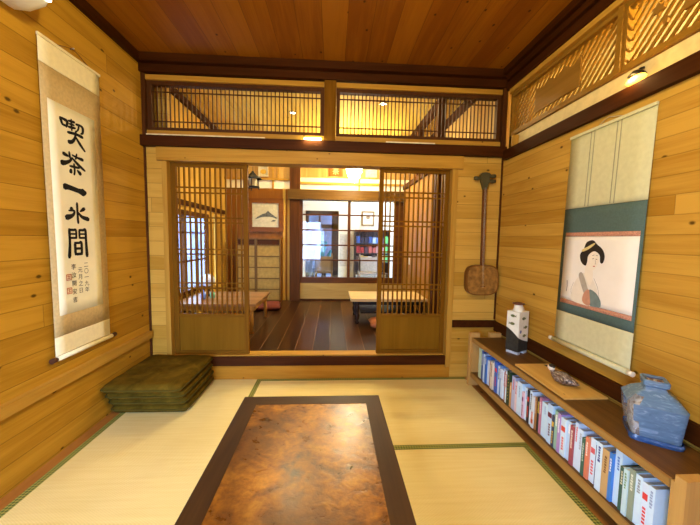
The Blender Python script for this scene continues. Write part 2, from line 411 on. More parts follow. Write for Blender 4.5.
# ------------------------------------------------------------------ floor cushions
def velvet():
    t = NT('olive_velvet'); co = t.coord()
    n = t.noise(co, 9, 4, .6, .6); n2 = t.noise(co, 260, 1)
    c = t.ramp(n, [(.3, (.060, .037, .003)), (.55, (.105, .064, .006)), (.75, (.165, .102, .010))])
    t.l(c, t.b.inputs['Base Color']); t.b.inputs['Roughness'].default_value = .85
    t.b.inputs['Sheen Weight'].default_value = .0; t.b.inputs['Sheen Tint'].default_value = (.7, .6, .25, 1)
    t.b.inputs['Specular IOR Level'].default_value = .04
    t.bump(t.math('ADD', t.math('MULTIPLY', n, .8), t.math('MULTIPLY', n2, .2)), .5, .006)
    return t.m
velM = velvet(); pipM = simple('dark_olive_piping', (.075, .056, .005), .9)
def zabuton(cx, cy, z, w, d, h, seed, label):
    e = empty('floor_cushion', label, 'cushion', (cx, cy, z), group='stacked floor cushions')
    e.rotation_euler.z = R.uniform(-.012, .012)
    bm = BM(); N = 26
    def pt(i, j, s):
        u, v = i/N*2-1, j/N*2-1
        ex = 1-abs(u)**14; ey = 1-abs(v)**14
        edge = max(0, ex*ey)**.30
        # corners bulge outward a little, sides draw in
        k = 1-.05*max(0, abs(v)-.86)/.14*abs(u)**8; l = 1-.05*max(0, abs(u)-.86)/.14*abs(v)**8
        x, y = u*w/2*k, v*d/2*l
        n = noise.noise(Vector((x*9, y*9, seed)))*.006 + noise.noise(Vector((x*25, y*25, seed+5)))*.0025
        hz = h/2*edge
        zz = h/2 + s*hz + (n*edge if s > 0 else 0)
        if s > 0:
            rr = math.hypot(x, y); zz -= .006*math.exp(-(rr/.03)**2)
        return (x, y, zz)
    T = [[bm.verts.new(pt(i, j, 1)) for j in range(N+1)] for i in range(N+1)]
    B = [[T[i][j] if i in (0, N) or j in (0, N) else bm.verts.new(pt(i, j, -1)) for j in range(N+1)] for i in range(N+1)]
    for i in range(N):
        for j in range(N):
            bm.faces.new((T[i][j], T[i+1][j], T[i+1][j+1], T[i][j+1]))
            bm.faces.new((B[i][j], B[i][j+1], B[i+1][j+1], B[i+1][j]))
    obj('cushion_cover', bm, velM, e, smooth=True)
    bm = BM(); path = []
    for t_ in range(0, 4*N+1):
        s, q = divmod(t_ % (4*N), N)
        i, j = ((q, 0), (N, q), (N-q, N), (0, N-q))[s]
        p = pt(i, j, 1); path.append((p[0]*1.002, p[1]*1.002, h/2))
    tube(bm, path, .0045, 6); obj('piping', bm, pipM, e, smooth=True)
zab = [('bottom', 2.335, .50), ('second lowest', 2.325, .52), ('third from the floor', 2.305, .545), ('topmost', 2.285, .575)]
for i, (nm, cy, d) in enumerate(zab):
    zabuton(-1.222, cy, .002+.0585*i, .512, d, .058, i*3.1, {
        0: 'olive velvet floor cushion, bottom of the stack, resting on the tatami',
        1: 'olive velvet floor cushion, second from the bottom of the stack',
        2: 'olive velvet floor cushion, just under the topmost one of the stack',
        3: 'olive velvet floor cushion on top of the stack, whole face visible'}[i])

# ------------------------------------------------------------------ scroll helpers
def stroke(bm, pts, w, place, tk=.0006):
    """brush stroke as polygon strip; w = list of widths at points; place(u,v)->xyz"""
    P = [Vector(p) for p in pts]
    # resample
    Q = []; W = []
    n = len(P)
    ww = w if isinstance(w, (list, tuple)) else [w]*n
    def cr(a, b, c, d, t): return .5*((2*b)+(c-a)*t+(2*a-5*b+4*c-d)*t*t+(3*b-a-3*c+d)*t**3)
    for i in range(n-1):
        a, b_, c, d = P[max(i-1, 0)], P[i], P[i+1], P[min(i+2, n-1)]
        sharp = n > 2
        for k in range(6):
            t = k/6; Q.append(cr(a, b_, c, d, t) if sharp else b_.lerp(c, t)); W.append(ww[i]*(1-t)+ww[i+1]*t)
    Q.append(P[-1]); W.append(ww[-1])
    L = []; Rr = []
    for i, q in enumerate(Q):
        d = (Q[min(i+1, len(Q)-1)]-Q[max(i-1, 0)])
        d = d.normalized() if d.length > 0 else Vector((1, 0))
        nn = Vector((-d.y, d.x))
        e = 1.0
        if i == 0 or i == len(Q)-1: e = .55
        if i == 0: q = q - d*W[i]*.3
        if i == len(Q)-1: q = q + d*W[i]*.3
        L.append(q+nn*W[i]/2*e); Rr.append(q-nn*W[i]/2*e)
    va = [bm.verts.new(place(p.x, p.y)) for p in L]; vb = [bm.verts.new(place(p.x, p.y)) for p in Rr]
    for i in range(len(va)-1):
        bm.faces.new((va[i], va[i+1], vb[i+1], vb[i]))

CH = {
 'eat': [([(.03, .90), (.10, .70)], [.08, .07]), ([(.02, .90), (.16, .90), (.30, .86), (.25, .66)], [.06, .07, .09, .05]), ([(.10, .70), (.24, .70)], .06),
      ([(.36, .92), (.60, .95)], [.06, .07]), ([(.38, .82), (.58, .84)], .05), ([(.34, .70), (.62, .75)], [.07, .06]), ([(.47, 1.0), (.47, .62)], .06),
      ([(.66, .90), (.84, .92), (.95, .86), (.93, .68), (.84, .62)], [.06, .06, .09, .07, .03]), ([(.78, .88), (.74, .74), (.64, .62)], [.06, .05, .03]),
      ([(.30, .50), (.62, .54), (.92, .52)], [.07, .07, .09]), ([(.64, .64), (.58, .38), (.46, .22), (.32, .17)], [.06, .07, .09, .11]), ([(.60, .46), (.78, .24), (1.0, .02)], [.05, .09, .06])],
 'tea': [([(.10, .86), (.28, .80)], [.12, .07]), ([(.46, .90), (.66, .85), (.92, .82)], [.05, .06, .11]), ([(.34, .99), (.36, .74)], .07), ([(.66, 1.0), (.60, .76)], .06),
      ([(.46, .78), (.34, .60), (.16, .48), (.02, .44)], [.06, .08, .12, .16]), ([(.48, .74), (.70, .54), (1.0, .34)], [.06, .10, .07]),
      ([(.34, .38), (.74, .40)], [.07, .07]), ([(.52, .52), (.53, .20), (.50, .04)], [.07, .07, .06]), ([(.38, .24), (.36, .12)], [.08, .12]), ([(.66, .26), (.78, .14)], [.07, .13])],
 'one': [([(.0, .62), (.18, .62), (.62, .50), (.86, .44), (1.0, .46)], [.24, .18, .17, .28, .12])],
 'water': [([(.52, 1.0), (.52, .4), (.53, .02)], [.09, .08, .09]), ([(.24, .72), (.30, .66)], [.12, .10]), ([(.14, .60), (.38, .60), (.30, .38), (.04, .26)], [.05, .07, .10, .19]),
      ([(.84, .76), (.64, .60)], [.14, .05]), ([(.54, .56), (.72, .34), (1.02, .24)], [.05, .11, .15])],
 'gap': [([(.08, .97), (.08, .50), (.02, .0)], [.09, .08, .12]), ([(.08, .95), (.30, .95), (.42, .94), (.42, .66)], [.07, .07, .07, .07]), ([(.08, .81), (.42, .81)], .05), ([(.08, .67), (.42, .67)], .06),
      ([(.60, .95), (.80, .95), (.94, .95), (.95, .5), (.97, .0)], [.07, .07, .09, .09, .12]), ([(.60, .95), (.60, .66)], .07), ([(.60, .81), (.92, .81)], .05), ([(.60, .67), (.92, .67)], .06),
      ([(.34, .50), (.34, .08)], .09), ([(.34, .49), (.55, .49), (.68, .49), (.68, .08)], [.07, .07, .09, .09]), ([(.34, .29), (.68, .29)], .07), ([(.34, .09), (.68, .09)], .08)],
}
inkM = simple('black_ink', (.008, .007, .006), .7, var=.3)
paperM = simple('ivory_scroll_paper', (.90, .84, .60), .8, var=.03, scale=12)
silkTan = simple('tan_silk_brocade', (.58, .42, .19), .75, var=.10, scale=60)
silkPale = simple('pale_cream_silk', (.84, .74, .46), .7, var=.05, scale=40)
knobM = simple('dark_rosewood_knob', (.07, .025, .012), .35)
cordM = simple('brown_hanging_cord', (.14, .07, .025), .8)

def text_mesh(body, size):
    cu = bpy.data.curves.new('t', 'FONT'); cu.body = body; cu.size = size; cu.align_x = 'CENTER'; cu.align_y = 'CENTER'; cu.resolution_u = 3
    o = bpy.data.objects.new('t', cu); COL.objects.link(o)
    dg = bpy.context.evaluated_depsgraph_get(); dg.update()
    me = bpy.data.meshes.new_from_object(o.evaluated_get(dg))
    bm = BM(); bm.from_mesh(me)
    bpy.data.objects.remove(o); bpy.data.curves.remove(cu); bpy.data.meshes.remove(me)
    return bm

# left calligraphy scroll (hangs in the plane x = -1.465)
se = empty('hanging_scroll', 'tall calligraphy scroll with five large black brush characters on the left wall', 'hanging scroll', (-1.470, 1.912, .532))
def sheet(y0, y1, z0, z1, x=0., t=.0016, nz=14, bulge=.004):
    """thin cloth sheet in the y-z plane, slightly wavy"""
    bm = BM(); ny = 6; F = []; Bk = []
    for i in range(ny+1):
        cf = []; cb = []
        for k in range(nz+1):
            y = y0+(y1-y0)*i/ny; z = z0+(z1-z0)*k/nz
            wv = bulge*math.sin(z*3.1+.5)*.5 + .0008*math.sin(y*21)
            cf.append(bm.verts.new((x+wv+t, y, z))); cb.append(bm.verts.new((x+wv, y, z)))
        F.append(cf); Bk.append(cb)
    for i in range(ny):
        for k in range(nz):
            f = bm.faces.new((F[i][k], F[i+1][k], F[i+1][k+1], F[i][k+1])); f.smooth = True
            bm.faces.new((Bk[i][k], Bk[i][k+1], Bk[i+1][k+1], Bk[i+1][k]))
    for i in range(ny):
        bm.faces.new((F[i][0], Bk[i][0], Bk[i+1][0], F[i+1][0])); bm.faces.new((F[i][nz], F[i+1][nz], Bk[i+1][nz], Bk[i][nz]))
    for k in range(nz):
        bm.faces.new((F[0][k], F[0][k+1], Bk[0][k+1], Bk[0][k])); bm.faces.new((F[ny][k], Bk[ny][k], Bk[ny][k+1], F[ny][k+1]))
    return bm
Z0 = .54
yh = .205
obj('mount_cloth', sheet(-yh, yh, .115, 1.53), silkTan, se)
obj('top_band', sheet(-yh, yh, 1.531, 1.655), silkPale, se)
obj('bottom_band', sheet(-yh, yh, .012, .114), silkPale, se)
pap = obj('paper', sheet(-.168, .150, .225, 1.365, x=.002, t=.0012), paperM, se)
def wv(z): return .004*math.sin(z*3.1+.5)*.5
def chars(name, y, z, w, h):
    bm = BM()
    for pts, ww in CH[name]:
        s = [v for v in (ww if isinstance(ww, list) else [ww]*len(pts))]
        stroke(bm, [(p[0]*w, p[1]*h) for p in pts], [q*(w+h)/2*1.4 for q in s],
               lambda u, v: (.0045+wv(z-Z0-h/2+v), y-1.90-w/2+u, z-Z0-h/2+v))
    obj('brush_character', bm, inkM, pap)
CY = 1.875
chars('eat', CY+.005, 1.770, .165, .155)
chars('tea', CY, 1.602, .160, .125)
chars('one', CY+.005, 1.458, .145, .085)
chars('water', CY+.005, 1.328, .155, .115)
chars('gap', CY, 1.160, .132, .160)
for s, y, ztop, st in (('二〇一九年', 1.925, 1.045, .037), ('元月之日', 1.88, 1.02, .040), ('李汝開安吉', 1.835, 1.045, .047)):
    bm = BM()
    for i, c in enumerate(s):
        try:
            b2 = text_mesh(c, .034)
            for v in b2.verts:
                v.co = Vector((.0046+wv(ztop-st*i-Z0), y-1.90+v.co.x, ztop-st*(i+.5)-Z0+v.co.y))
            me = bpy.data.meshes.new('tmp'); b2.to_mesh(me); b2.free(); bm.from_mesh(me); bpy.data.meshes.remove(me)
        except Exception as ex: print('text', ex)
    obj('inscription', bm, inkM, pap)
sealM = simple('red_seal_ink', (.62, .20, .12), .8, var=.2, scale=200)
for zc in (.968, .892):
    bm = BM(); y = 1.80-1.90; z = zc-Z0; q = .017; x0 = .0042+wv(z)
    for a_ in ((y-q, y+q, z+q-.004, z+q), (y-q, y+q, z-q, z-q+.004), (y-q, y-q+.004, z-q, z+q), (y+q-.004, y+q, z-q, z+q),
               (y-.010, y+.010, z+.004, z+.007), (y-.002, y+.002, z-.010, z+.010), (y-.010, y+.010, z-.008, z-.005)):
        box(bm, x0, x0+.0005, a_[0], a_[1], a_[2], a_[3])
    obj('seal_stamp', bm, sealM, pap)
bm = BM(); tube(bm, [(.010, -yh-.002, 0.0), (.010, yh+.002, 0.0)], .0125, 14); obj('roller', bm, silkPale, se)
for s in (-1, 1):
    bm = BM(); tube(bm, [(.010, s*yh+s*.003, 0), (.010, s*(yh+.012), 0), (.010, s*(yh+.035), 0)], [.0115, .0135, .014], 14); obj('roller_knob', bm, knobM, se)
obj('top_rod', bx(-.002, .008, -yh-.003, yh+.003, 1.650, 1.664, bev=.003), silkPale, se)
bm = BM(); tube(bm, [(.003, -.10, 1.663), (.004, -.03, 1.690), (-.001, .015, 1.705), (.004, .05, 1.692), (.003, .12, 1.663)], .0022, 6); obj('hanging_cord', bm, cordM, se)
bm = BM(); tube(bm, [(-.014, .013, 1.705), (.008, .013, 1.708)], .004, 8); obj('hook', bm, simple('steel', (.6, .6, .58), .3, 1), se)

# right picture scroll
silkGreen = simple('pale_green_cream_silk', (.60, .58, .34), .75, var=.05, scale=38)
silkTeal = simple('teal_grey_silk', (.085, .135, .12), .75, var=.10, scale=120)
pinkM = simple('dusty_pink_brocade', (.52, .25, .16), .75, var=.25, scale=160)
artPaper = simple('aged_picture_paper', (.88, .84, .76), .8, var=.03, scale=9)
re_ = empty('hanging_scroll', 'picture scroll with a seated figure holding a round fan on the right wall', 'hanging scroll', (XR-.030, 1.582, .60))
re_.rotation_euler = (0, math.radians(-1.1), PI)   # local +x faces into the room, local +y runs towards the camera
y2 = .247
obj('mount_cloth', sheet(-y2, y2, .185, .795), silkTeal, re_)
obj('top_band', sheet(-y2, y2, .796, 1.210), silkGreen, re_)
obj('bottom_band', sheet(-y2, y2, .010, .184), silkGreen, re_)
art = obj('picture', sheet(-.222, .232, .262, .632, x=.002, t=.0012), artPaper, re_)
obj('brocade_strip', sheet(-.222, .232, .633, .656, x=.002, t=.0012, nz=2), pinkM, re_)
obj('brocade_strip', sheet(-.222, .232, .238, .261, x=.002, t=.0012, nz=2), pinkM, re_)
rib = simple('grey_green_ribbon', (.30, .29, .19), .8)
for yy in (-.092, .068):
    for d_ in (-.011, .011):
        obj('ribbon', sheet(yy+d_-.0022, yy+d_+.0022, .80, 1.205, x=.002, t=.0012), rib, re_)
bm = BM(); tube(bm, [(.011, -y2-.002, 0.0), (.011, y2+.002, 0)], .0135, 14); obj('roller', bm, silkGreen, re_)
ivory = simple('ivory_white_knob', (.85, .78, .62), .35, var=.03)
for s in (-1, 1):
    bm = BM(); tube(bm, [(.011, s*(y2+.003), 0), (.011, s*(y2+.027), 0)], [.0118, .0125], 14); bevel(bm, .002); obj('roller_knob', bm, ivory, re_)
obj('top_rod', bx(-.002, .008, -y2-.003, y2+.003, 1.205, 1.220, bev=.003), silkGreen, re_)
bm = BM(); tube(bm, [(.003, -.06, 1.218), (.004, -.02, 1.238), (.0, .0, 1.246), (.004, .02, 1.240), (.003, .09, 1.219)], .0022, 6); obj('hanging_cord', bm, simple('pale_cord', (.5, .42, .25), .8), re_)
# generic ink-and-wash figure on the picture
def blob(pts, mat, name, dx=.0048):
    # closed smooth outline -> face
    P = [Vector(p) for p in pts]; n = len(P); Q = []
    for i in range(n):
        a, b_, c, d = P[i-1], P[i], P[(i+1) % n], P[(i+2) % n]
        for k in range(5):
            t = k/5; Q.append(.5*((2*b_)+(c-a)*t+(2*a-5*b_+4*c-d)*t*t+(3*b_-a-3*c+d)*t**3))
    bm = BM()
    vs = [bm.verts.new((dx+wv(q.y), q.x, q.y)) for q in Q]
    f = bm.faces.new(vs); bmesh.ops.triangulate(bm, faces=[f])
    obj(name, bm, mat, art)
washR = simple('pale_robe_wash', (.82, .76, .64), .8, var=.04)
washG = simple('grey_wash', (.42, .38, .31), .8)
skinP = simple('painted_skin', (.88, .80, .66), .8, var=.02)
hairP = simple('painted_hair', (.03, .022, .016), .7)
blob([(-.125, .262), (-.135, .32), (-.115, .38), (-.075, .425), (-.04, .43), (-.005, .41), (.03, .36), (.05, .30), (.05, .262)], washR, 'painted_robe')
blob([(-.095, .415), (-.07, .43), (-.03, .36), (.0, .285), (-.02, .28), (-.06, .34)], washG, 'painted_collar', .0051)
blob([(-.055, .43), (-.045, .49), (-.02, .49), (.0, .43), (-.005, .38), (-.02, .37)], skinP, 'painted_neck', .0053)
blob([(-.045, .47), (-.055, .52), (-.035, .56), (.0, .565), (.025, .54), (.027, .495), (.008, .457), (-.018, .452)], skinP, 'painted_face', .0056)
blob([(-.055, .472), (-.085, .49), (-.098, .53), (-.075, .565), (-.06, .60), (-.02, .612), (.01, .59), (.045, .565), (.062, .53), (.055, .495), (.038, .497), (.03, .535), (-.005, .553), (-.04, .53), (-.045, .49)], hairP, 'painted_hair', .0059)
blob([(-.082, .548), (-.045, .562), (-.005, .590), (-.012, .596), (-.05, .577), (-.085, .560)], simple('painted_hair_band', (.72, .58, .24), .8), 'painted_hair_band', .0062)
blob([(-.055, .283), (-.045, .325), (-.015, .345), (.005, .30), (.0, .262), (-.035, .262)], simple('salmon_wash', (.58, .29, .18), .8), 'painted_fan', .0064)
blob([(-.013, .346), (.03, .335), (.062, .30), (.065, .268), (.045, .262), (.0, .262), (.008, .30)], simple('blue_grey_wash', (.17, .23, .22), .8), 'painted_fan', .0065)
bm = BM()
pl = lambda u, v: (.0066+wv(v), u, v)
for pts, w in (([(-.012, .512), (-.002, .514)], .003), ([(.010, .513), (.019, .511)], .003), ([(-.014, .530), (.0, .534)], .0022), ([(.010, .533), (.021, .530)], .0022), ([(.007, .510), (.012, .488), (.006, .486)], .0015),
               ([(-.135, .30), (-.14, .33), (-.125, .37)], .0015), ([(.055, .30), (.04, .36), (.01, .41)], .0015), ([(-.175, .31), (-.172, .34), (-.176, .375)], .004)):
    stroke(bm, pts, w, pl)
obj('painted_line', bm, simple('thin_ink', (.12, .09, .07), .8), art)
bm = BM(); stroke(bm, [(-.002, .473), (.008, .474)], .005, pl); obj('painted_lips', bm, simple('red_lip_pigment', (.5, .06, .04), .8), art)

# ------------------------------------------------------------------ sanshin (three-string lute) on the back wall
sa = empty('lute', 'three-stringed lute hung on the back wall right of the sliding doors', 'lute', (1.262, YB, .868), 0)
sa.rotation_euler.y = -.015
bodyM = wood('lute_body_wood', (.20, .085, .016), (.12, .045, .008), 'z', rough=.35)
skinM = simple('worn_brown_lute_skin', (.25, .12, .024), .45, var=.4, scale=28)
def rsq(w, h, p, n=48):
    out = []
    for k in range(n):
        a = 2*PI*k/n; c, s = math.cos(a), math.sin(a)
        out.append((abs(c)**(2/p)*math.copysign(w, c), abs(s)**(2/p)*math.copysign(h, s)))
    return out
bm = BM()
prism(bm, rsq(.138, .128, 3.6), lambda u, v, w: (u*(1-.0*w), -.012-w, v), .055); bevel(bm, .006)
obj('sound_box', bm, bodyM, sa, smooth=False)
bm = BM(); prism(bm, rsq(.129, .119, 3.6), lambda u, v, w: (u, -.0675-w, v), .0025); obj('skin_face', bm, skinM, sa)
nk = wood('lute_neck_lacquer', (.16, .06, .022), (.09, .03, .01), 'z', rough=.25)
bm = BM(); box(bm, -.013, .013, -.062, -.034, .105, .77); bevel(bm, .005); obj('neck', bm, nk, sa)
bm = BM(); prism(bm, [(-.014, .755), (-.024, .79), (-.034, .82), (-.036, .85), (-.046, .872), (-.030, .888), (0, .892), (.030, .888), (.046, .872), (.036, .85), (.034, .82), (.024, .79), (.014, .755)], lambda u, v, w: (u, -.032-w, v), .030); bevel(bm, .004)
hd = simple('dark_green_black_headstock', (.07, .06, .025), .4); obj('headstock', bm, hd, sa)
for s, z in ((-1, .845), (1, .862), (1, .822)):
    bm = BM(); tube(bm, [(s*.012, -.047, z), (s*.03, -.047, z), (s*.062, -.047, z), (s*.088, -.047, z+.001)], [.008, .009, .017, .015], 10); obj('tuning_peg', bm, hd, sa, smooth=True)
bm = BM()
for x in (-.006, 0, .006): tube(bm, [(x, -.0745, -.06), (x, -.066, .3), (x, -.064, .77)], .0007, 4)
obj('strings', bm, simple('pale_string', (.7, .6, .4), .4), sa)
obj('bridge', bx(-.02, .02, -.074, -.0702, -.055, -.048), nk, sa)

# ------------------------------------------------------------------ bookcase
SX, SZ = 1.142, .412
bc = empty('bookcase', 'long low bookcase with dark top along the right wall', 'bookcase', (1.27, 1.65, 0))
def W(x0, x1, y0, y1, z0, z1): return (x0-1.27, x1-1.27, y0-1.65, y1-1.65, z0, z1)
yN, yF = .930, 2.425
obj('top_board', boxes([W(SX+.012, XR-.021, yN, yF, SZ-.028, SZ)], .002), shelfTopM, bc)
obj('top_edge_strip', boxes([W(SX, SX+.0115, yN, yF, SZ-.030, SZ)], .002), shelfEdgeM, bc)
obj('bottom_board', boxes([W(SX+.012, XR-.021, yN, yF, .095, .122)], .002), shelfTopM, bc)
obj('bottom_edge_strip', boxes([W(SX, SX+.0115, yN, yF, .088, .123)], .002), shelfEdgeM, bc)
obj('back_panel', boxes([W(XR-.034, XR-.0215, yN, yF, .123, SZ-.029)]), shelfTopM, bc)
obj('end_panel', boxes([W(SX+.006, XR-.035, yF+.001, yF+.018, .092, SZ-.003)]), postM, bc)
obj('end_panel', boxes([W(SX+.006, XR-.035, yN-.018, yN-.001, .092, SZ-.003)]), postM, bc)
for y0 in (yF+.019, yN-.054):
    obj('post', boxes([W(SX-.004, SX+.076, y0, y0+.034, .002, SZ+.030)], .004), postM, bc)
    obj('post', boxes([W(XR-.115, XR-.022, y0, y0+.034, .002, SZ+.030)], .004), postM, bc)
    obj('end_rail', boxes([W(SX+.077, XR-.116, y0+.006, y0+.028, SZ-.10, SZ-.06)], .002), postM, bc)
    obj('end_rail', boxes([W(SX+.077, XR-.116, y0+.006, y0+.028, .10, .14)], .002), postM, bc)

# books: (width, height, spine colour, words, title colour)
BK = [  # white spines have the blue cast of daylight mixed into their colour
 (.034, .235, (0.50, 0.62, 0.42), 'pale green paperback', (.75, .8, .6)), (.022, .225, (0.06, 0.11, 0.30), 'narrow navy book', (.5, .6, .8)), (.016, .20, (0.05, 0.03, 0.05), 'thin black booklet', (.3, .2, .2)),
 (.022, .215, (0.60, 0.78, 1.00), 'white paperback with blue lettering', (.06, .13, .4)), (.020, .21, (0.05, 0.16, 0.50), 'deep blue book', (.8, .8, .85)), (.040, .185, (0.65, 0.80, 0.96), 'thick white squat book', (.6, .6, .6)),
 (.016, .19, (0.25, 0.03, 0.03), 'dark red thin book', (.7, .5, .3)), (.028, .20, (0.72, 0.66, 0.55), 'cream paperback', (.25, .18, .12)), (.018, .205, (0.40, 0.42, 0.45), 'grey thin book', (.8, .8, .8)),
 (.030, .225, (0.06, 0.15, 0.55), 'blue book with a red badge', (.7, .05, .08)), (.024, .205, (0.64, 0.82, 1.00), 'white book with small black title', (.04, .04, .05)), (.018, .22, (0.14, 0.30, 0.60), 'mid-blue magazine volume', (.9, .9, .95)),
 (.026, .20, (0.67, 0.82, 1.00), 'plain bright white book', (.5, .55, .7)), (.016, .215, (0.60, 0.76, 0.96), 'slim white book', (.5, .1, .1)), (.014, .205, (0.30, 0.04, 0.06), 'maroon slim book', (.8, .7, .5)),
 (.020, .215, (0.68, 0.84, 1.00), 'white spine with red marks', (.65, .05, .05)), (.030, .225, (0.03, 0.06, 0.03), 'dark green spine with yellow dots', (.75, .6, .08)), (.018, .16, (0.60, 0.32, 0.10), 'short orange-brown book', (.9, .8, .5)),
 (.034, .215, (0.45, 0.50, 0.72), 'lavender blue book with red print', (.6, .08, .12)), (.020, .195, (0.76, 0.62, 0.68), 'pale pink book', (.5, .1, .15)), (.044, .210, (0.59, 0.80, 1.00), 'wide ice-blue book', (.25, .4, .6)),
 (.016, .165, (0.70, 0.50, 0.62), 'low pink-grey book with dark label', (.2, .05, .15)), (.026, .20, (0.66, 0.84, 1.00), 'white book, faint blue title', (.3, .4, .7)), (.018, .20, (0.02, 0.02, 0.03), 'black spine with red block', (.7, .05, .04)),
 (.022, .205, (0.68, 0.84, 1.00), 'white novel with black characters', (.05, .05, .05)), (.022, .185, (0.67, 0.76, 0.83), 'white book with an orange-red foot', (.75, .15, .05)), (.014, .19, (0.38, 0.17, 0.05), 'thin brown book', (.7, .5, .3)),
 (.020, .195, (0.02, 0.03, 0.03), 'black book with yellow characters', (.8, .6, .05)), (.016, .21, (0.50, 0.20, 0.30), 'plum coloured thin book', (.8, .7, .7)), (.048, .195, (0.60, 0.82, 1.00), 'thick pale blue-white book', (.35, .5, .75)),
 (.034, .215, (0.54, 0.76, 1.00), 'tall light blue book with dark dot', (.15, .03, .05)), (.016, .17, (0.05, 0.06, 0.12), 'low dark book with yellow band', (.8, .5, .05)), (.022, .205, (0.30, 0.55, 0.42), 'sea green spine with white title', (.9, .9, .9)),
 (.018, .205, (0.44, 0.28, 0.60), 'violet-topped white-titled book', (.9, .9, .92)), (.030, .195, (0.67, 0.84, 1.00), 'white volume with tiny red square', (.7, .08, .06)), (.030, .20, (0.52, 0.72, 0.95), 'sky blue paperback', (.9, .93, .97)),
 (.020, .195, (0.36, 0.08, 0.10), 'maroon book with cream lettering', (.8, .7, .6)), (.018, .225, (0.67, 0.82, 1.00), 'tall slim white book with red print', (.7, .08, .1)), (.026, .205, (0.64, 0.80, 1.00), 'white and grey book', (.4, .45, .55)),
 (.016, .18, (0.05, 0.14, 0.10), 'bottle green thin book', (.5, .6, .5)), (.018, .195, (0.70, 0.22, 0.12), 'orange-red book', (.9, .8, .7)), (.024, .205, (0.67, 0.84, 1.00), 'white book with pink-red band', (.7, .12, .14)),
 (.014, .185, (0.06, 0.08, 0.22), 'dark navy pamphlet', (.5, .6, .8)), (.026, .215, (0.65, 0.83, 1.00), 'white book with navy title', (.05, .08, .3)), (.030, .205, (0.58, 0.38, 0.16), 'kraft brown book', (.2, .1, .03)),
 (.014, .21, (0.06, 0.22, 0.62), 'bright blue slim book', (.8, .85, .95)), (.028, .235, (0.59, 0.80, 1.00), 'tallest blue-white book', (.12, .25, .6)), (.016, .185, (0.05, 0.12, 0.09), 'blackish green book', (.6, .6, .4)),
 (.018, .19, (0.56, 0.76, 0.81), 'mint white book', (.2, .35, .2)), (.020, .205, (0.28, 0.34, 0.24), 'grey-green book', (.7, .75, .6)), (.024, .20, (0.65, 0.84, 1.00), 'white book with grey title', (.3, .35, .4)),
 (.022, .19, (0.66, 0.80, 0.99), 'white book with a red top label', (.7, .06, .06)), (.022, .195, (0.62, 0.81, 1.00), 'pale blue-white paperback', (.3, .4, .6)),
]
pageM = simple('book_pages', (.62, .60, .55), .9, var=.08, scale=200)
_mc = {}
def cm(c, nm):
    k = tuple(round(x, 2) for x in c)
    if k not in _mc: _mc[k] = simple(nm, c, .35, var=.04)
    return _mc[k]
tot = sum(b[0] for b in BK); span = 1.355; k_ = span/tot
y = 2.345
ordw = lambda n: ['first', 'second', 'third', 'fourth', 'fifth', 'sixth', 'seventh', 'eighth', 'ninth', 'tenth'][n-1] if n <= 10 else str(n) + ('st' if n % 10 == 1 and n != 11 else 'nd' if n % 10 == 2 and n != 12 else 'rd' if n % 10 == 3 and n != 13 else 'th')
for i, (w, h, c, nm, tc) in enumerate(BK):
    w2 = w*k_-.0012; d = .135+R.uniform(-.012, .015); xs = SX+.022+R.uniform(0, .012)
    far = 'far end of the bookcase' if i < 27 else 'near end of the bookcase'
    cnt = i+1 if i < 27 else len(BK)-i
    e = empty('book', '%s, %s from the %s' % (nm, ordw(cnt), far), 'book', (xs, y-w2/2, .1225), group='books in the low bookcase')
    e.rotation_euler.x = 0
    bm = BM()
    box(bm, 0, .0022, -w2/2, w2/2, 0, h)
    box(bm, .0022, d, -w2/2, -w2/2+.0015, 0, h); box(bm, .0022, d, w2/2-.0015, w2/2, 0, h)
    obj('cover', bm, cm(c, 'book_cover'), e)
    obj('pages', bx(.0024, d-.004, -w2/2+.0017, w2/2-.0017, .003, h-.004), pageM, e)
    # lettering on the spine: a column of small marks
    bm = BM(); zz = h*R.uniform(.86, .93); m = min(w2*.5, .012)
    if 'dots' in nm:
        while zz > .03: box(bm, -.0005, -.0001, -.003, .003, zz-.006, zz); zz -= .022
    elif 'block' in nm or 'badge' in nm or 'label' in nm or 'band' in nm or 'dot' in nm or 'square' in nm or 'foot' in nm:
        zb = h*.2 if 'foot' in nm else h*.72
        box(bm, -.0005, -.0001, -w2/2*.8, w2/2*.8, zb-.012, zb+.014)
        for q in range(5): box(bm, -.0005, -.0001, -m/2, m/2, h*.5-q*.014-.009, h*.5-q*.014)
    else:
        for q in range(R.randint(4, 8)):
            hh = R.uniform(.006, .011); box(bm, -.0005, -.0001, -m/2*R.uniform(.6, 1), m/2*R.uniform(.6, 1), zz-hh, zz); zz -= hh+.003
    obj('spine_lettering', bm, cm(tc, 'spine_print'), e)
    y -= w2+.0012

# ------------------------------------------------------------------ things on the bookcase
# pine display board and the carved bird
tag(obj('display_board', bx(-.113, .113, -.215, .215, 0, .009, bev=.002), boardM, None, (1.283, 1.655, SZ+.0005)), 'light pine board lying on the bookcase under the carved bird', 'board')
bz = SZ+.0105
be = empty('carved_bird', 'small carved wooden wader with a streaked brown body on the pine board', 'bird figurine', (1.270, 1.600, bz), 0)
def feather():
    t = NT('streaked_feather_paint'); co = t.coord(); X = t.xyz(co)
    n = t.noise(t.comb(t.math('MULTIPLY', X[0], 150), t.math('MULTIPLY', X[1], 60), t.math('MULTIPLY', X[2], 110)), 1, 3, .6)
    t.l(t.ramp(n, [(.38, (.04, .025, .018)), (.52, (.17, .11, .07)), (.68, (.45, .38, .30))]), t.b.inputs['Base Color']); t.b.inputs['Roughness'].default_value = .45
    return t.m
fe = feather()
def ellips(bm, c, r, M=None, n=16, m=10):
    pr = [(math.sin(PI*k/m), -math.cos(PI*k/m)) for k in range(m+1)]
    pr[0] = (0, -1); pr[-1] = (0, 1)
    T = Matrix.Translation(c) @ (M or Matrix.Identity(4)) @ Matrix.Diagonal((*r, 1))
    lathe(bm, pr, n, T)
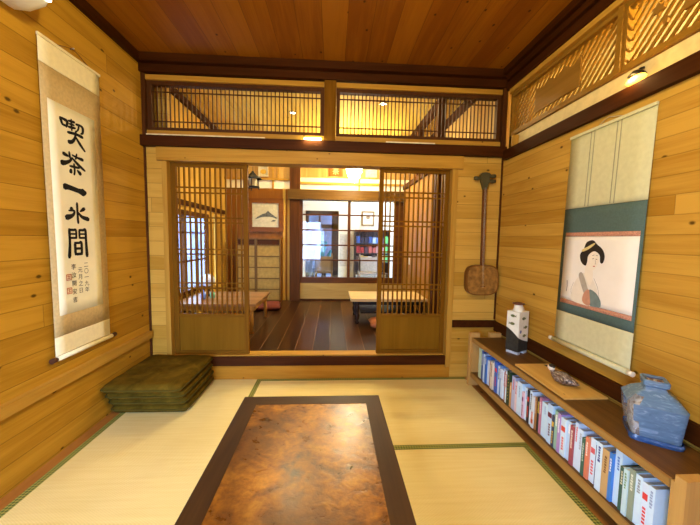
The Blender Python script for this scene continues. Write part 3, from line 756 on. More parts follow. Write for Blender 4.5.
# body elongated along -y (towards camera is tail), head towards far end
bm = BM(); tube(bm, [(.040, -.078, .024), (.034, -.066, .024), (.022, -.042, .028), (.004, -.008, .033), (-.012, .022, .033), (-.022, .040, .030)], [.003, .011, .023, .033, .030, .010], 14); obj('body', bm, fe, be, smooth=True)
bm = BM(); tube(bm, [(-.012, .034, .035), (-.018, .045, .050), (-.020, .052, .060)], [.018, .014, .010], 12); obj('neck', bm, fe, be, smooth=True)
bm = BM(); ellips(bm, Vector((-.022, .052, .068)), (.018, .021, .018)); obj('head', bm, simple('pale_head_paint', (.75, .68, .56), .4, var=.1), be)
bm = BM(); ellips(bm, Vector((-.021, .050, .076)), (.0165, .0195, .012)); obj('crown_patch', bm, simple('black_crown_paint', (.03, .02, .015), .4), be)
bm = BM(); tube(bm, [(-.026, .072, .066), (-.036, .092, .065)], [.005, .0015], 8); obj('beak', bm, blackM, be, smooth=True)
for s in (-1, 1):
    bm = BM(); ellips(bm, Vector((s*.023+.004, -.015, .032)), (.008, .045, .016), Matrix.Rotation(-.3, 4, 'Z')); obj('wing', bm, fe, be, smooth=True)

# square bottle vase with fish
ve = empty('vase', 'square white bottle vase painted with green fish, dark grey glazed foot', 'vase', (1.315, 2.10, SZ+.0005), math.radians(28))
ve.scale = (1, 1, 1.12)
def vasebody(z0, z1, w=.052, d=.045):
    return None
greyG = simple('charcoal_glaze', (.035, .034, .028), .4, var=.25, scale=60)
whiteG = simple('off_white_glaze', (.76, .76, .66), .25, var=.06, scale=25)
w, d = .057, .045
H0, H1 = .018, .266
def edge_z(u):   # wavy slanted join: high at local -x, low at +x
    return .118 - .042*u/.067 - .006*math.sin(2.6*u/.067)
def band(lower):
    bm = BM(); per = []
    N = 10
    for k in range(N): per.append((-w+2*w*k/N, -d))
    for k in range(N): per.append((w, -d+2*d*k/N))
    for k in range(N): per.append((w-2*w*k/N, d))
    for k in range(N): per.append((-w, d-2*d*k/N))
    def r(p):  # soften corners
        return p
    lo = [bm.verts.new((x, y, H0 if lower else edge_z(.5*x-.867*y))) for x, y in per]
    hi = [bm.verts.new((x, y, edge_z(.5*x-.867*y) if lower else H1)) for x, y in per]
    n = len(per)
    for k in range(n): bm.faces.new((lo[k], lo[(k+1) % n], hi[(k+1) % n], hi[k]))
    if lower: bm.faces.new(lo[::-1])
    else: bm.faces.new(hi)
    return bm
obj('lower_body', band(True), greyG, ve)
obj('upper_body', band(False), whiteG, ve)
bm = BM(); lathe(bm, [(.034, H1), (.031, H1+.012), (.028, H1+.020), (.027, H1+.040), (.024, H1+.040), (.024, H1+.005)], 24); obj('neck', bm, whiteG, ve)
bm = BM(); lathe(bm, [(.026, H1+.0402), (.038, H1+.043), (.040, H1+.049), (.030, H1+.052), (.022, H1+.050), (.022, H1+.041)], 24); obj('rim', bm, simple('rust_brown_rim', (.12, .05, .03), .35), ve)
bm = BM()
tube(bm, [(w*.55, 0, H1+.002), (w*.62, 0, H1+.016), (w*1.0, 0, H1+.018), (w*1.12, 0, H1+.004), (w*1.12, 0, H1-.05), (w*1.0, 0, H1-.062)], .006, 8); obj('handle', bm, whiteG, ve, smooth=True)
bm = BM(); box(bm, -w*.9, -w*.45, -d*.95, d*.95, 0, H0); box(bm, w*.3, w*.95, -d*.98, d*.95, 0, H0); bevel(bm, .004); obj('foot', bm, simple('blue_white_foot_glaze', (.45, .50, .55), .3, var=.4, scale=70), ve)
fishM = simple('olive_green_fish_paint', (.13, .16, .06), .4, var=.5, scale=150)
def fish(face, u, z, s=1, flip=1):
    bm = BM(); out = []
    pr = [(-.020, .001), (-.012, .005), (0, .007), (.010, .004), (.014, .001), (.021, .007), (.020, 0), (.021, -.006), (.014, -.001), (.010, -.004), (0, -.006), (-.012, -.004)]
    vs = []
    for a_, b_ in pr:
        a_ *= s*flip*1.25; b_ *= s*1.7
        if face == 'front': co = (u+a_, -d-.0008, z+b_)
        elif face == 'left': co = (-w-.0008, u+a_, z+b_)
        else: co = (w+.0008, u+a_, z+b_)
        vs.append(bm.verts.new(co))
    f = bm.faces.new(vs); bmesh.ops.triangulate(bm, faces=[f]); obj('painted_fish', bm, fishM, ve)
fish('front', -.004, .225, .95); fish('front', .022, .168, .95, -1); fish('front', .012, .115, .95)
fish('left', .0, .240, .85, -1); fish('left', .006, .190, .9)
bm = BM(); vs = [bm.verts.new((-.034+.011*math.cos(k*PI/8), -d-.0008, .145+.011*math.sin(k*PI/8))) for k in range(16)]; bm.faces.new(vs); obj('blue_dot', bm, simple('cobalt_paint', (.12, .17, .36), .4), ve)

# ceramic bottle wrapped in blue plastic film
pe = empty('wrapped_vase', 'square-shouldered ceramic bottle wrapped in creased blue plastic film', 'wrapped vase', (1.316, 1.158, SZ+.0005), math.radians(-36))
def cer():
    t = NT('mottled_brown_cream_ceramic'); co = t.coord(); n = t.noise(co, 26, 3, .6, 1.5)
    t.l(t.ramp(n, [(.42, (.16, .08, .04)), (.5, (.42, .36, .30)), (.62, (.60, .60, .62))]), t.b.inputs['Base Color']); t.b.inputs['Roughness'].default_value = .35
    return t.m
def sqring(bm, prof, M=None, p=8, n=40, jit=0, seed=0):
    rings = []
    for (a_, b_, z, ox, oy) in prof:
        ring = []
        for k in range(n):
            t = 2*PI*k/n+PI/4; c, s = math.cos(t), math.sin(t)
            x = abs(c)**(2/p)*math.copysign(a_, c)+ox; y_ = abs(s)**(2/p)*math.copysign(b_, s)+oy
            v = Vector((x, y_, z))
            if jit: 
                q = noise.noise_vector(v*14+Vector((seed, 0, 0)))*jit + noise.noise_vector(v*40+Vector((seed, 3, 0)))*jit*.4
                q.z *= .4; v += q
            ring.append(bm.verts.new(v))
        rings.append(ring)
    for a_, b_ in zip(rings, rings[1:]):
        for k in range(n):
            f = bm.faces.new((a_[k], a_[(k+1) % n], b_[(k+1) % n], b_[k])); f.smooth = jit == 0
    return rings
bm = BM()
rg = sqring(bm, [(.060, .060, .002, 0, 0), (.066, .066, .02, 0, 0), (.070, .070, .135, 0, 0), (.060, .060, .150, 0, 0), (.030, .030, .188, 0, 0), (.027, .027, .208, 0, 0), (.036, .036, .216, 0, 0), (.036, .036, .228, 0, 0), (.024, .024, .228, 0, 0), (.022, .022, .19, 0, 0)])
bm.faces.new(rg[0][::-1]); bm.faces.new(rg[-1]); obj('ceramic_bottle', bm, cer(), pe)
def film(name, alpha, col, tr=.0):
    t = NT(name); co = t.coord(); b = t.b
    n = t.noise(t.comb(t.math('MULTIPLY', t.xyz(co)[0], 10), t.math('MULTIPLY', t.xyz(co)[1], 22), t.math('MULTIPLY', t.xyz(co)[2], 38)), 1, 4, .6, 2.5)
    c = lin(col)[:3]
    t.l(t.ramp(n, [(.32, tuple(x*.8 for x in c)), (.55, c), (.72, tuple(min(1, x*1.4+.10) for x in c))]), b.inputs['Base Color'])
    b.inputs['Roughness'].default_value = .22; b.inputs['Alpha'].default_value = alpha
    t.bump(n, .25, .006)
    return t.m
filmB = film('blue_plastic_film', .86, (.13, .25, .43)); filmC = film('clear_plastic_film', .30, (.45, .52, .60))
N2 = 40
bm = BM()
rings = sqring(bm, [(.072, .072, .001, 0, 0), (.077, .077, .02, .002, 0), (.084, .084, .08, .0, 0), (.091, .091, .150, 0, 0), (.064, .064, .180, 0, 0), (.038, .038, .200, 0, 0), (.032, .032, .212, 0, 0), (.041, .041, .219, 0, 0), (.041, .041, .237, 0, 0), (.036, .036, .241, 0, 0), (.025, .025, .236, 0, 0)], jit=.0028, seed=4, n=N2)
bm.faces.ensure_lookup_table()
for f in bm.faces:
    c = f.calc_center_median()
    # the face that looks towards the far left carries only clear film
    if c.x < -.045 and c.z < .165 and abs(c.y) < .084: f.material_index = 1
obj('plastic_film', bm, [filmB, filmC], pe)
bm = BM()
sqring(bm, [(.080, .079, .0005, .004, -.003), (.082, .081, .012, .005, -.004), (.081, .080, .024, .003, -.002)], jit=.004, seed=9)
obj('folded_film_base', bm, film('deep_blue_plastic_fold', .97, (.03, .10, .30)), pe)

# ------------------------------------------------------------------ openwork transom on the right wall
stripM = wood('openwork_strip_wood', (.30, .15, .020), (.21, .10, .010), 'y', rough=.4)
carve = wood('openwork_board_wood', (.30, .15, .025), (.22, .105, .013), 'y', rough=.45)
def openwork(y0, y1, label, boards, hatch):
    e = empty('openwork_transom', label, 'transom', (XR+.04, (y0+y1)/2, 2.046), group='openwork transoms of the right wall')
    hw = (y1-y0)/2; H = .33; z0, z1 = .030, H-.024
    def B(a): return a
    obj('frame', boxes([(-.03, .03, -hw, hw, 0, z0), (-.03, .03, -hw, hw, z1, H-.002), (-.028, .028, -hw, -hw+.012, z0, z1), (-.028, .028, hw-.012, hw, z0, z1)], .002), stripM, e)
    bm = BM()
    def diag(sl, x0, x1, ya, yb, step=.047, wid=.020):
        # strips: z = z0 + sl*(y - c) clipped to window
        c = ya-(z1-z0)/abs(sl)-.2
        while c < yb+(z1-z0)/abs(sl)+.2:
            # polygon clip by sampling: parametrise by z
            zs = [z0, z1]
            pts = []
            def yat(z): return c + (z-z0)/sl
            zl, zh = z0, z1
            # clip so that y stays within [ya,yb]
            za, zb = z0+sl*(ya-c), z0+sl*(yb-c)
            lo, hi = max(z0, min(za, zb)), min(z1, max(za, zb))
            if hi-lo > .012:
                yl, yh_ = yat(lo), yat(hi); h = wid/2
                P = [(yl-h, lo), (yl+h, lo), (yh_+h, hi), (yh_-h, hi)]
                P = [(min(max(p, ya-.002), yb+.002), q) for p, q in P]
                prism(bm, P, lambda u, v, w: (x0+w, u, v), x1-x0)
            c += step
    diag(-1.05, -.006, .002, -hw+.012, hw-.012)
    if hatch: diag(1.05, .0025, .010, hw-.20, hw-.012, step=.035, wid=.012)
    obj('diagonal_strips', bm, stripM, e)
    for pts in boards:
        bm = BM(); prism(bm, [(u, v) for u, v in pts], lambda u, v, w: (-.018+w, u, v), .011); obj('carved_board', bm, carve, e)
# local y grows away from camera
def wavy(ya, yb, za, zb, amp, n=14, seed=1):
    r = random.Random(seed); top = [(ya+(yb-ya)*k/n, zb+amp*math.sin(k*1.3+seed)+r.uniform(-amp, amp)*.4) for k in range(n+1)]
    return [(yb, za), (ya, za)] + top
openwork(1.580, 2.535, 'openwork transom of diagonal strips, far one, at the corner of the right wall',
    [wavy(-.22, .19, .075, .235, .012, seed=2)], True)
openwork(.78, 1.548, 'openwork transom of diagonal strips, near one, above the picture scroll',
    [wavy(-.36, .125, .12, .325, .006, seed=5), [( .235+.03*math.cos(k*PI/6)*(1.2 if k % 2 else .7), .20+.024*math.sin(k*PI/6)*(1.2 if k % 2 else .75)) for k in range(12)],
     [( .20+.012*math.cos(k*PI/4), .13+.02*math.sin(k*PI/4)) for k in range(8)]], False)
struct('trim_18', boxes([(XR-.004, XR+.09, 1.549, 1.579, 2.046, 2.374), (XR, XR+.09, YR, .779, 2.046, 2.374)], .003), stripM, 'posts between the openwork transoms')
struct('trim_19', boxes([(XR-.018, XR+.09, YR, 2.52, 2.376, 2.409)], .003), pineTrimY, 'light pine rail above the openwork transoms')
struct('trim_20', boxes([(XR-.016, XR+.026, 2.43, 2.46, 1.9395, 2.03)], .003), pineTrimZ, 'small pine block at the corner under the transom')
# the space behind it
struct('wall_beyond', boxes([(2.1, 2.2, YR, YB+.1, 1.6, 2.95)]), pineR)
struct('wall_beyond_far', boxes([(XR+.1, 2.1, YB+.1, YB+.2, 1.6, 2.9)]), pineR)
struct('ceiling', boxes([(XR+.10, 2.2, YR, YB+.1, 2.90, 3.0)]), backPlank)
struct('floor', boxes([(XR+.10, 2.2, YR, YB+.1, 1.55, 1.6)]), pineTrimY)
struct('wall_beyond_near', boxes([(XR+.1, 2.1, YR-.1, YR, 1.6, 2.9)]), pineR)

# clip lamp on the beam
lampY = simple('amber_lamp_glass', (1, .75, .25), .3, emit=(1, .42, .04), es=3.2)
cl = empty('clip_lamp', 'small dark clip lamp with a glowing amber lens on the right beam', 'lamp', (XR-.012, 1.44, 1.9385))
bm = BM(); ellips(bm, Vector((-.004, 0, .022)), (.020, .050, .020)); obj('lens', bm, lampY, cl, smooth=True)
bm = BM(); lathe(bm, [(.0, .062), (.020, .060), (.030, .048), (.034, .042), (.0, .042)], 18); obj('housing', bm, blackM, cl, smooth=True)
bm = BM(); tube(bm, [(.0, 0, .055), (.014, 0, .072), (.03, 0, .078)], .006, 8); obj('bracket', bm, blackM, cl)

# tube light on the beam of the back wall
tl = empty('tube_light', 'short lit white tube lamp on the dark beam beside the transom post', 'lamp', (-.165, YB-.042, 1.974))
obj('tube', bx(-.068, .068, -.007, .007, .002, .016, bev=.003), simple('lit_white_tube', (1, 1, 1), .4, emit=(1, .88, .62), es=9), tl)
obj('holder', bx(-.072, .072, -.010, .010, -.0015, .0018), blackM, tl)
tag(obj('tube_light', bx(-.45, .45, -.006, .006, 0, .010, bev=.003), simple('unlit_tube', (.75, .62, .36), .2), None, (-.99, YB-.044, 1.9725)), 'long thin unlit tube lamp on the dark beam at the left', 'lamp')
tag(obj('tube_light', bx(-.20, .20, -.006, .006, 0, .010, bev=.003), simple('unlit_tube_right', (.8, .7, .45), .15), None, (.62, YB-.044, 1.9725)), 'thin unlit tube lamp on the dark beam at the right', 'lamp')

# air conditioner on the left wall
ac = empty('air_conditioner', 'white rounded air conditioner end high on the left wall', 'air conditioner', (XL, 1.20, 2.205))
acM = simple('white_plastic', (.80, .78, .70), .3, var=.03)
bm = BM()
prof = [(0.0, .03), (.03, .005), (.10, .0), (.17, .025), (.205, .08), (.21, .20), (.19, .26), (.0, .27)]
rings = []
for yy, s in ((-.40, 1), (.36, 1), (.385, .97), (.40, .88), (.405, .7)):
    rings.append([bm.verts.new((x*s+.001, yy, .135+(z-.135)*s)) for x, z in prof])
for a_, b_ in zip(rings, rings[1:]):
    for k in range(len(prof)):
        f = bm.faces.new((a_[k], a_[(k+1) % len(prof)], b_[(k+1) % len(prof)], b_[k])); f.smooth = True
bm.faces.new(rings[0][::-1]); bm.faces.new(rings[-1]); obj('housing', bm, acM, ac)
obj('air_slot', bx(.06, .15, -.36, .25, -.004, .004), blackM, ac)
bm = BM(); ellips(bm, Vector((.19, .372, .05)), (.010, .012, .008)); obj('indicator_light', bm, simple('lit_indicator', (1, 1, .9), .3, emit=(1, .95, .8), es=6), ac)

# ------------------------------------------------------------------ the next room
YD = 5.0; BX0, BX1 = -1.67, 1.46; ZT = 2.72; FZ = .2
struct('floor', bx(BX0-.1, BX1+.1, YB+.11, YD+.12, .10, FZ), darkFloor, 'dark glossy floorboards of the next room')
struct('ceiling', bx(BX0-.1, BX1+.1, YB+.10, YD+.12, ZT, ZT+.08), backPlank, 'light plank ceiling of the next room')
# header wall above cornice between rooms (visible from the far side only)
struct('wall_header', bx(BX0-.1, BX1+.1, YB+.10, YB+.16, 2.50, ZT), pineB)
struct('wall_return', boxes([(BX0-.1, -1.35, YB+.101, YB+.14, -.1, 2.50), (1.04, BX1+.1, YB+.101, YB+.14, .0, 1.95)]), pineB)
# left wall with window
wy0, wy1, wz0, wz1 = 2.95, 4.30, .56, 1.47
bm = BM(); xa, xb = BX0-.05, BX0
for q in ((xa, xb, YB+.10, wy0, .1, ZT), (xa, xb, wy1, 4.52, .1, ZT), (xa, xb, 4.60, YD+.12, .1, ZT), (xa, xb, wy0, wy1, .1, .36), (xa, xb, wy0, wy1, wz1, ZT), (xa, xb, wy0, wy1, .47, wz0), (xa, xb, 4.52, 4.60, .1, .5), (xa, xb, 4.52, 4.60, 1.5, ZT)): box(bm, *q)
vp = vertPlankY
struct('wall_next_left', bm, wood('next_room_left_boards', (.60, .36, .06), (.42, .22, .028), 'z', 'y', .16, rough=.5, knots=.6, pvar=.35), 'plank wall of the next room with its window')
w1 = struct('window_1', boxes([(xb-.04, xb+.012, wy0, wy0+.04, .36, wz1), (xb-.04, xb+.012, wy1-.03, wy1, .36, wz1), (xb-.07, xb+.02, wy0, wy1, wz1-.035, wz1+.02), (xb-.07, xb+.03, wy0, wy1, wz0-.02, wz0+.02), (xb-.07, xb+.02, wy0, wy1, .34, .37),
    (xb-.03, xb+.006, 3.62, 3.67, .36, wz1), (xb-.02, xb+.004, wy0, wy1, 1.23, 1.25), (xb-.02, xb+.004, wy0, wy1, .90, .92),
    (xb-.02, xb+.004, 3.27, 3.29, wz0, wz1), (xb-.02, xb+.004, 3.97, 3.99, wz0, wz1)], .002), darkZ, 'timber window with dark bars in the next room')
def glass():
    t = NT('window_glass')
    t.t.nodes.remove(t.b)
    tr = t.n('ShaderNodeBsdfTransparent'); tr.inputs[0].default_value = (.95, .97, .98, 1)
    gs = t.n('ShaderNodeBsdfGlossy'); gs.inputs['Roughness'].default_value = .03
    mx = t.n('ShaderNodeMixShader'); mx.inputs[0].default_value = .05; t.l(tr.outputs[0], mx.inputs[1]); t.l(gs.outputs[0], mx.inputs[2])
    t.l(mx.outputs[0], t.out.inputs[0])
    return t.m
glM = glass()
struct('pane', boxes([(xb-.029, xb-.025, wy0+.04, wy1-.04, .37, wz1-.035)]), glM, None, w1)
bm = BM()
for i in range(14): yy = wy0+.08+i*.092; box(bm, xb+.034, xb+.046, yy-.012, yy+.012, .335, .54)
struct('railing', bm, darkZ, None, w1)
struct('trim_21', boxes([(BX0, BX0+.04, YB+.14, YD, ZT-.07, ZT)], .003), darkY, 'dark cornice of the next room left')
struct('trim_22', boxes([(BX0, BX0+.02, YB+.14, YD, 1.54, 1.60)], .003), darkY)
# right side: partition and outer wall
struct('wall_next_right', bx(BX1, BX1+.1, YB+.10, YD+.12, .1, ZT), wood('next_room_right_boards', (.62, .40, .14), (.46, .27, .08), 'z', 'y', .19, rough=.5, pvar=.3))
pt = BM(); box(pt, 1.14, 1.18, 3.45, YD, FZ, 1.98)
struct('wall_partition', pt, vertPlankY, 'brown vertical plank partition at the right of the next room')
struct('trim_23', boxes([(1.11, 1.20, 3.45, YD, 1.982, 2.05), (1.11, 1.20, 3.38, 3.448, FZ, ZT), (1.12, 1.19, 4.2, 4.26, 2.051, ZT)] , .004), darkZ, 'dark posts and rail of the partition')
struct('trim_24', boxes([(BX1-.04, BX1, YB+.17, YD, ZT-.09, ZT), (1.12, 1.19, 3.45, YD, ZT-.08, ZT)], .003), darkY)
# far wall: timber frame, white bands, planks
struct('trim_25', boxes([(-.672, -.512, YD-.05, YD+.10, FZ, ZT)], .006), darkZ, 'thick dark post in the far wall')
struct('wall_far', boxes([(BX0, -.672, YD, YD+.1, 2.12, ZT), (-.512, BX1, YD, YD+.1, 2.145, ZT)]), vertPlank, 'vertical planks high on the far wall')
struct('wall_far_plaster', boxes([(BX0, -.672, YD+.01, YD+.09, 1.96, 2.119), (-.512, BX1, YD+.01, YD+.09, 1.951, 2.144)]), white_plaster, 'white plaster band of the far wall')
struct('wall_far_board', boxes([(BX0, -.672, YD, YD+.1, FZ, 1.959)]), brownBoard, 'brown board wall behind the cabinet')
struct('wall_far_low', bx(-.512, BX1, YD, YD+.1, FZ, .478), wood('pale_low_wall_board', (.40, .25, .07), (.29, .17, .04), 'x', rough=.5, knots=.6), 'pale board below the interior window')
struct('trim_26', boxes([(-.512, 1.14, YD-.022, YD, FZ, .222)], .003), darkX)
struct('trim_27', boxes([(-.511, 1.14, YD-.03, YD+.1, 2.04, 2.072), (.40, .425, YD-.012, YD+.02, 1.95, 2.145), (-.95, -.92, YD-.012, YD+.02, 1.96, 2.72), (BX0, -.673, YD-.03, YD+.1, 2.085, 2.112), (-.86, -.84, YD-.02, YD+.1, 2.11, ZT)], .002), pineTrimX, 'thin pine rails across the white band')
bm = BM(); box(bm, -.70, 1.14, YD-.09, YD+.09, 1.795, 1.948); bevel(bm, .045, 4)
struct('trim_28', bm, wood('log_lintel_wood', (.11, .052, .008), (.06, .027, .004), 'x', rough=.4), 'rounded log lintel over the interior window')
# interior window grid
wq = [(-.511, 1.14, YD, YD+.06, .480, .572), (-.511, -.475, YD, YD+.06, .573, 1.794), (.24, .285, YD, YD+.06, .573, 1.794), (1.0, 1.04, YD, YD+.06, .573, 1.794), (1.04, 1.14, YD, YD+.06, .573, 1.794)]
for z in (1.570, 1.328, 1.090, .850): wq.append((-.475, 1.0, YD+.015, YD+.045, z-.011, z+.011))
w2_ = struct('window_2', boxes(wq, .002), wood('window_bar_wood', (.10, .032, .006), (.055, .016, .003), 'x', rough=.35), 'interior window with a grid of dark bars on the far wall')
struct('pane', boxes([(-.474, .24, YD+.028, YD+.032, .573, 1.79), (.286, 1.0, YD+.028, YD+.032, .573, 1.79)]), glM, None, w2_)
struct('trim_29', boxes([(-.78, -.74, YD-.02, YD, FZ, 1.958), (-.71, -.673, YD-.02, YD, FZ, 1.958)], .002), pineTrimZ, 'pine uprights beside the cabinet')

# cabinet with washi doors
ce = empty('cabinet', 'low built-in cabinet with two grid-panelled paper doors under the framed print', 'cabinet', (-1.095, YD-.16, FZ))
obj('carcass', boxes([(-.36, .30, .015, .155, 0, 1.0)]), brownBoard, ce)
fr = wood('cabinet_frame_wood', (.15, .07, .012), (.10, .045, .007), 'z', rough=.45)
washi = simple('tan_washi_panel', (.30, .17, .035), .9, var=.15, scale=20)
for x0, x1 in ((-.36, -.075), (-.07, .30)):
    dd = obj('door', boxes([(x0, x0+.018, -.002, .013, .02, .98), (x1-.018, x1, -.002, .013, .02, .98)] + [(x0+.018, x1-.018, -.001, .013, z, z+.016) for z in (.02, .19, .36, .53, .70, .87, .964)]), fr, ce)
    obj('paper_panel', bx(x0+.018, x1-.018, .006, .0145, .036, .87), washi, dd)
    obj('grille_panel', bx(x0+.018, x1-.018, .006, .0145, .886, .964), darkX, dd)
obj('skirting', bx(-.36, .30, -.004, .0145, 0, .0195), darkX, ce)
# framed print
def framed(name, label, cat, x, z, w, h, y, art, fmat, fw=.05, mat=white_plaster):
    e = empty(name, label, cat, (x, y, z))
    obj('frame', boxes([(-w/2, w/2, -.03, -.001, 0, fw), (-w/2, w/2, -.03, -.001, h-fw, h), (-w/2, -w/2+fw, -.03, -.001, fw, h-fw), (w/2-fw, w/2, -.03, -.001, fw, h-fw)], .003), fmat, e)
    obj('mount', bx(-w/2+fw, w/2-fw, -.014, -.002, fw, h-fw), mat, e)
    for pts, m, nm in art:
        bm = BM(); prism(bm, pts, lambda u, v, q: (u, -.0145-q, v), .001); obj(nm, bm, m, e)
    return e
inkG = simple('grey_ink_print', (.10, .10, .08), .7, var=.5, scale=40)
fish_pts = [(-.16, .20), (-.12, .235), (-.05, .275), (.0, .29), (.04, .33), (.06, .305), (.11, .27), (.15, .24), (.19, .215), (.16, .205), (.12, .225), (.06, .235), (.0, .235), (-.07, .225), (-.12, .205)]
framed('framed_print', 'framed ink print of a fish in a wide reddish wooden frame', 'framed picture', -1.05, 1.285, .56, .52, YD, [(fish_pts, inkG, 'fish_print'), ([(.08, .16), (.11, .185), (.16, .19), (.15, .165)], inkG, 'fish_print'), ([(.15, .12), (.16, .12), (.16, .13), (.15, .13)], sealM, 'seal_print')],
       wood('reddish_frame_wood', (.20, .065, .010), (.12, .036, .005), 'x', rough=.35), .075, simple('print_paper', (.52, .45, .27), .8))
framed('wall_plaque', 'small square plaque with a yellow oval, high beside the lantern', 'plaque', -1.08, 2.135, .15, .17, YD, [([(.045*math.cos(k*PI/10), .075+.038*math.sin(k*PI/10)) for k in range(20)], simple('yellow_plaque_paint', (.62, .36, .04), .5), 'painted_oval')],
       simple('pale_plaque_edge', (.62, .52, .30), .6), .012, simple('plaque_cream', (.60, .50, .30), .6))
# iron lantern hanging in front
le = empty('hanging_lantern', 'small black iron lantern with a pagoda roof hanging beside the left door', 'lantern', (-1.068, 4.3, 1.84))
ir = simple('black_iron', (.015, .012, .010), .5)
bm = BM(); M4 = Matrix.Rotation(PI/6, 4, 'Z')
lathe(bm, [(.125, .135), (.115, .15), (.06, .18), (.025, .215), (.012, .235), (0, .24)], 6, M4)
for f in bm.faces: f.smooth = False
obj('roof', bm, ir, le)
bm = BM(); lathe(bm, [(0, .02), (.085, .02), (.095, .035), (.07, .04), (.0, .04)], 6, M4)
for k in range(6):
    a_ = k*PI/3+PI/6; tube(bm, [(.075*math.cos(a_), .075*math.sin(a_), .035), (.075*math.cos(a_), .075*math.sin(a_), .145)], .006, 5)
obj('cage', bm, ir, le)
bm = BM(); lathe(bm, [(.055, .042), (.055, .134)], 6, M4); obj('glass', bm, simple('lantern_glass', (.6, .5, .3), .3), le)
for k in range(3):
    a_ = k*2*PI/3; bm = BM(); tube(bm, [(.07*math.cos(a_), .07*math.sin(a_), .022), (.08*math.cos(a_), .08*math.sin(a_), -.01)], .008, 6); obj('foot', bm, ir, le)
bm = BM(); tube(bm, [(0, 0, .236), (0, 0, ZT-1.84)], .003, 6); obj('chain', bm, ir, le)

# glowing layered ceiling lamp
glow = simple('lit_glass_shade', (1, .95, .8), .3, emit=(1, .84, .55), es=60)
la = empty('pendant_lamp', 'glowing tiered glass pendant lamp in the next room', 'lamp', (.288, 4.40, 1.99))
for nm, r0, z0_, z1_ in (('shade_tier', .130, .17, .24), ('shade_tier', .105, .105, .155), ('shade_tier', .080, .05, .095), ('shade_tier', .045, .0, .04)):
    bm = BM(); lathe(bm, [(0, z0_), (r0*.85, z0_), (r0, (z0_+z1_)/2), (r0*.95, z1_), (0, z1_)], 24); obj(nm, bm, glow, la)
bm = BM(); tube(bm, [(0, 0, .02), (0, 0, ZT-1.99)], .008, 8); obj('stem', bm, simple('brass', (.5, .35, .12), .3, 1), la)

# downlights in the next room's ceiling
for (x, yy, lb) in ((-.50, 3.95, 'small round ceiling spot seen through the left lattice transom'), (.55, 3.6, 'small round ceiling spot above the right low table')):
    e = empty('ceiling_spot', lb, 'lamp', (x, yy, ZT))
    bm = BM(); lathe(bm, [(.045, -.001), (.045, -.012), (.034, -.014), (.034, -.002)], 20); obj('ring', bm, simple('chrome_ring', (.6, .58, .5), .25, 1), e)
    bm = BM(); lathe(bm, [(0, -.006), (.033, -.006)], 20); obj('lens', bm, simple('lit_lens', (1, 1, .9), .3, emit=(1, .85, .6), es=10), e)

# low tables of the next room
tlT = wood('bamboo_slat_table_top', (.36, .20, .09), (.24, .12, .05), 'x', 'y', .055, rough=.3, pvar=.5)
bamboo = wood('bamboo_leg', (.42, .22, .055), (.28, .13, .03), 'z', rough=.35)
t1 = empty('low_table', 'low slatted table with bamboo legs in the next room, left side', 'table', (-1.20, 3.60, FZ))
obj('tabletop', boxes([(-.42, .42, -.40, .34, .29, .315)], .004), tlT, t1)
obj('apron', boxes([(-.40, .40, -.385, -.355, .24, .288), (-.40, .40, .30, .33, .24, .288), (-.40, -.37, -.355, .30, .24, .288), (.37, .40, -.355, .30, .24, .288)], .004), bamboo, t1)
for sx in (-.37, .37):
    for sy in (-.36, .30):
        bm = BM(); tube(bm, [(sx, sy, .001), (sx, sy, .08), (sx, sy, .084), (sx, sy, .239)], [.022, .020, .023, .020], 10); obj('leg', bm, bamboo, t1)
rightTop = wood('pale_worn_table_top', (.62, .44, .20), (.50, .33, .13), 'x', rough=.4)
t2 = empty('low_table', 'low table with a pale top and dark turned legs in the next room, right side', 'table', (.68, 3.82, FZ))
obj('tabletop', boxes([(-.46, .44, -.27, .26, .275, .305)], .004), rightTop, t2)
obj('drawer_shelf', boxes([(-.34, .36, -.20, .20, .12, .14)], .002), blackM, t2)
obj('apron', boxes([(-.38, .38, -.215, -.195, .225, .274), (-.38, .38, .195, .215, .225, .274)], .002), blackM, t2)
turn = simple('glossy_dark_turned_wood', (.03, .015, .01), .15)
for sx in (-.38, .38):
    for sy in (-.21, .21):
        bm = BM(); lathe(bm, [(0, .001), (.018, .001), (.024, .02), (.014, .035), (.024, .06), (.030, .10), (.018, .13), (.026, .16), (.030, .20), (.020, .225), (.028, .25), (.028, .274), (0, .274)], 14, Matrix.Translation((sx, sy, 0))); obj('leg', bm, turn, t2)
def softcush(name, label, loc, w, d, h, m, rz=0, tilt=0):
    bm = BM(); N = 14; T = []
    def pt(i, j, s):
        u, v = i/N*2-1, j/N*2-1
        e_ = (max(0, (1-u**4)*(1-v**4)))**.4
        return (u*w/2*(1-.06*(1-abs(v))), v*d/2*(1-.06*(1-abs(u))), h/2+s*h/2*e_)
    T = [[bm.verts.new(pt(i, j, 1)) for j in range(N+1)] for i in range(N+1)]
    B = [[T[i][j] if i in (0, N) or j in (0, N) else bm.verts.new(pt(i, j, -1)) for j in range(N+1)] for i in range(N+1)]
    for i in range(N):
        for j in range(N):
            bm.faces.new((T[i][j], T[i+1][j], T[i+1][j+1], T[i][j+1])); bm.faces.new((B[i][j], B[i][j+1], B[i+1][j+1], B[i+1][j]))
    o = obj(name, bm, m, None, loc, True); o.rotation_euler = (tilt, 0, rz); tag(o, label, 'cushion')
softcush('seat_cushion', 'brown leather seat cushion under the front of the right low table', (.655, 3.47, FZ+.001), .46, .30, .10, simple('brown_leather', (.34, .10, .03), .4, var=.3, scale=14))
softcush('seat_cushion', 'red seat cushion beyond the slatted low table', (-.93, 4.40, FZ+.001), .42, .42, .08, simple('dark_red_cloth', (.13, .025, .012), .8), .2)
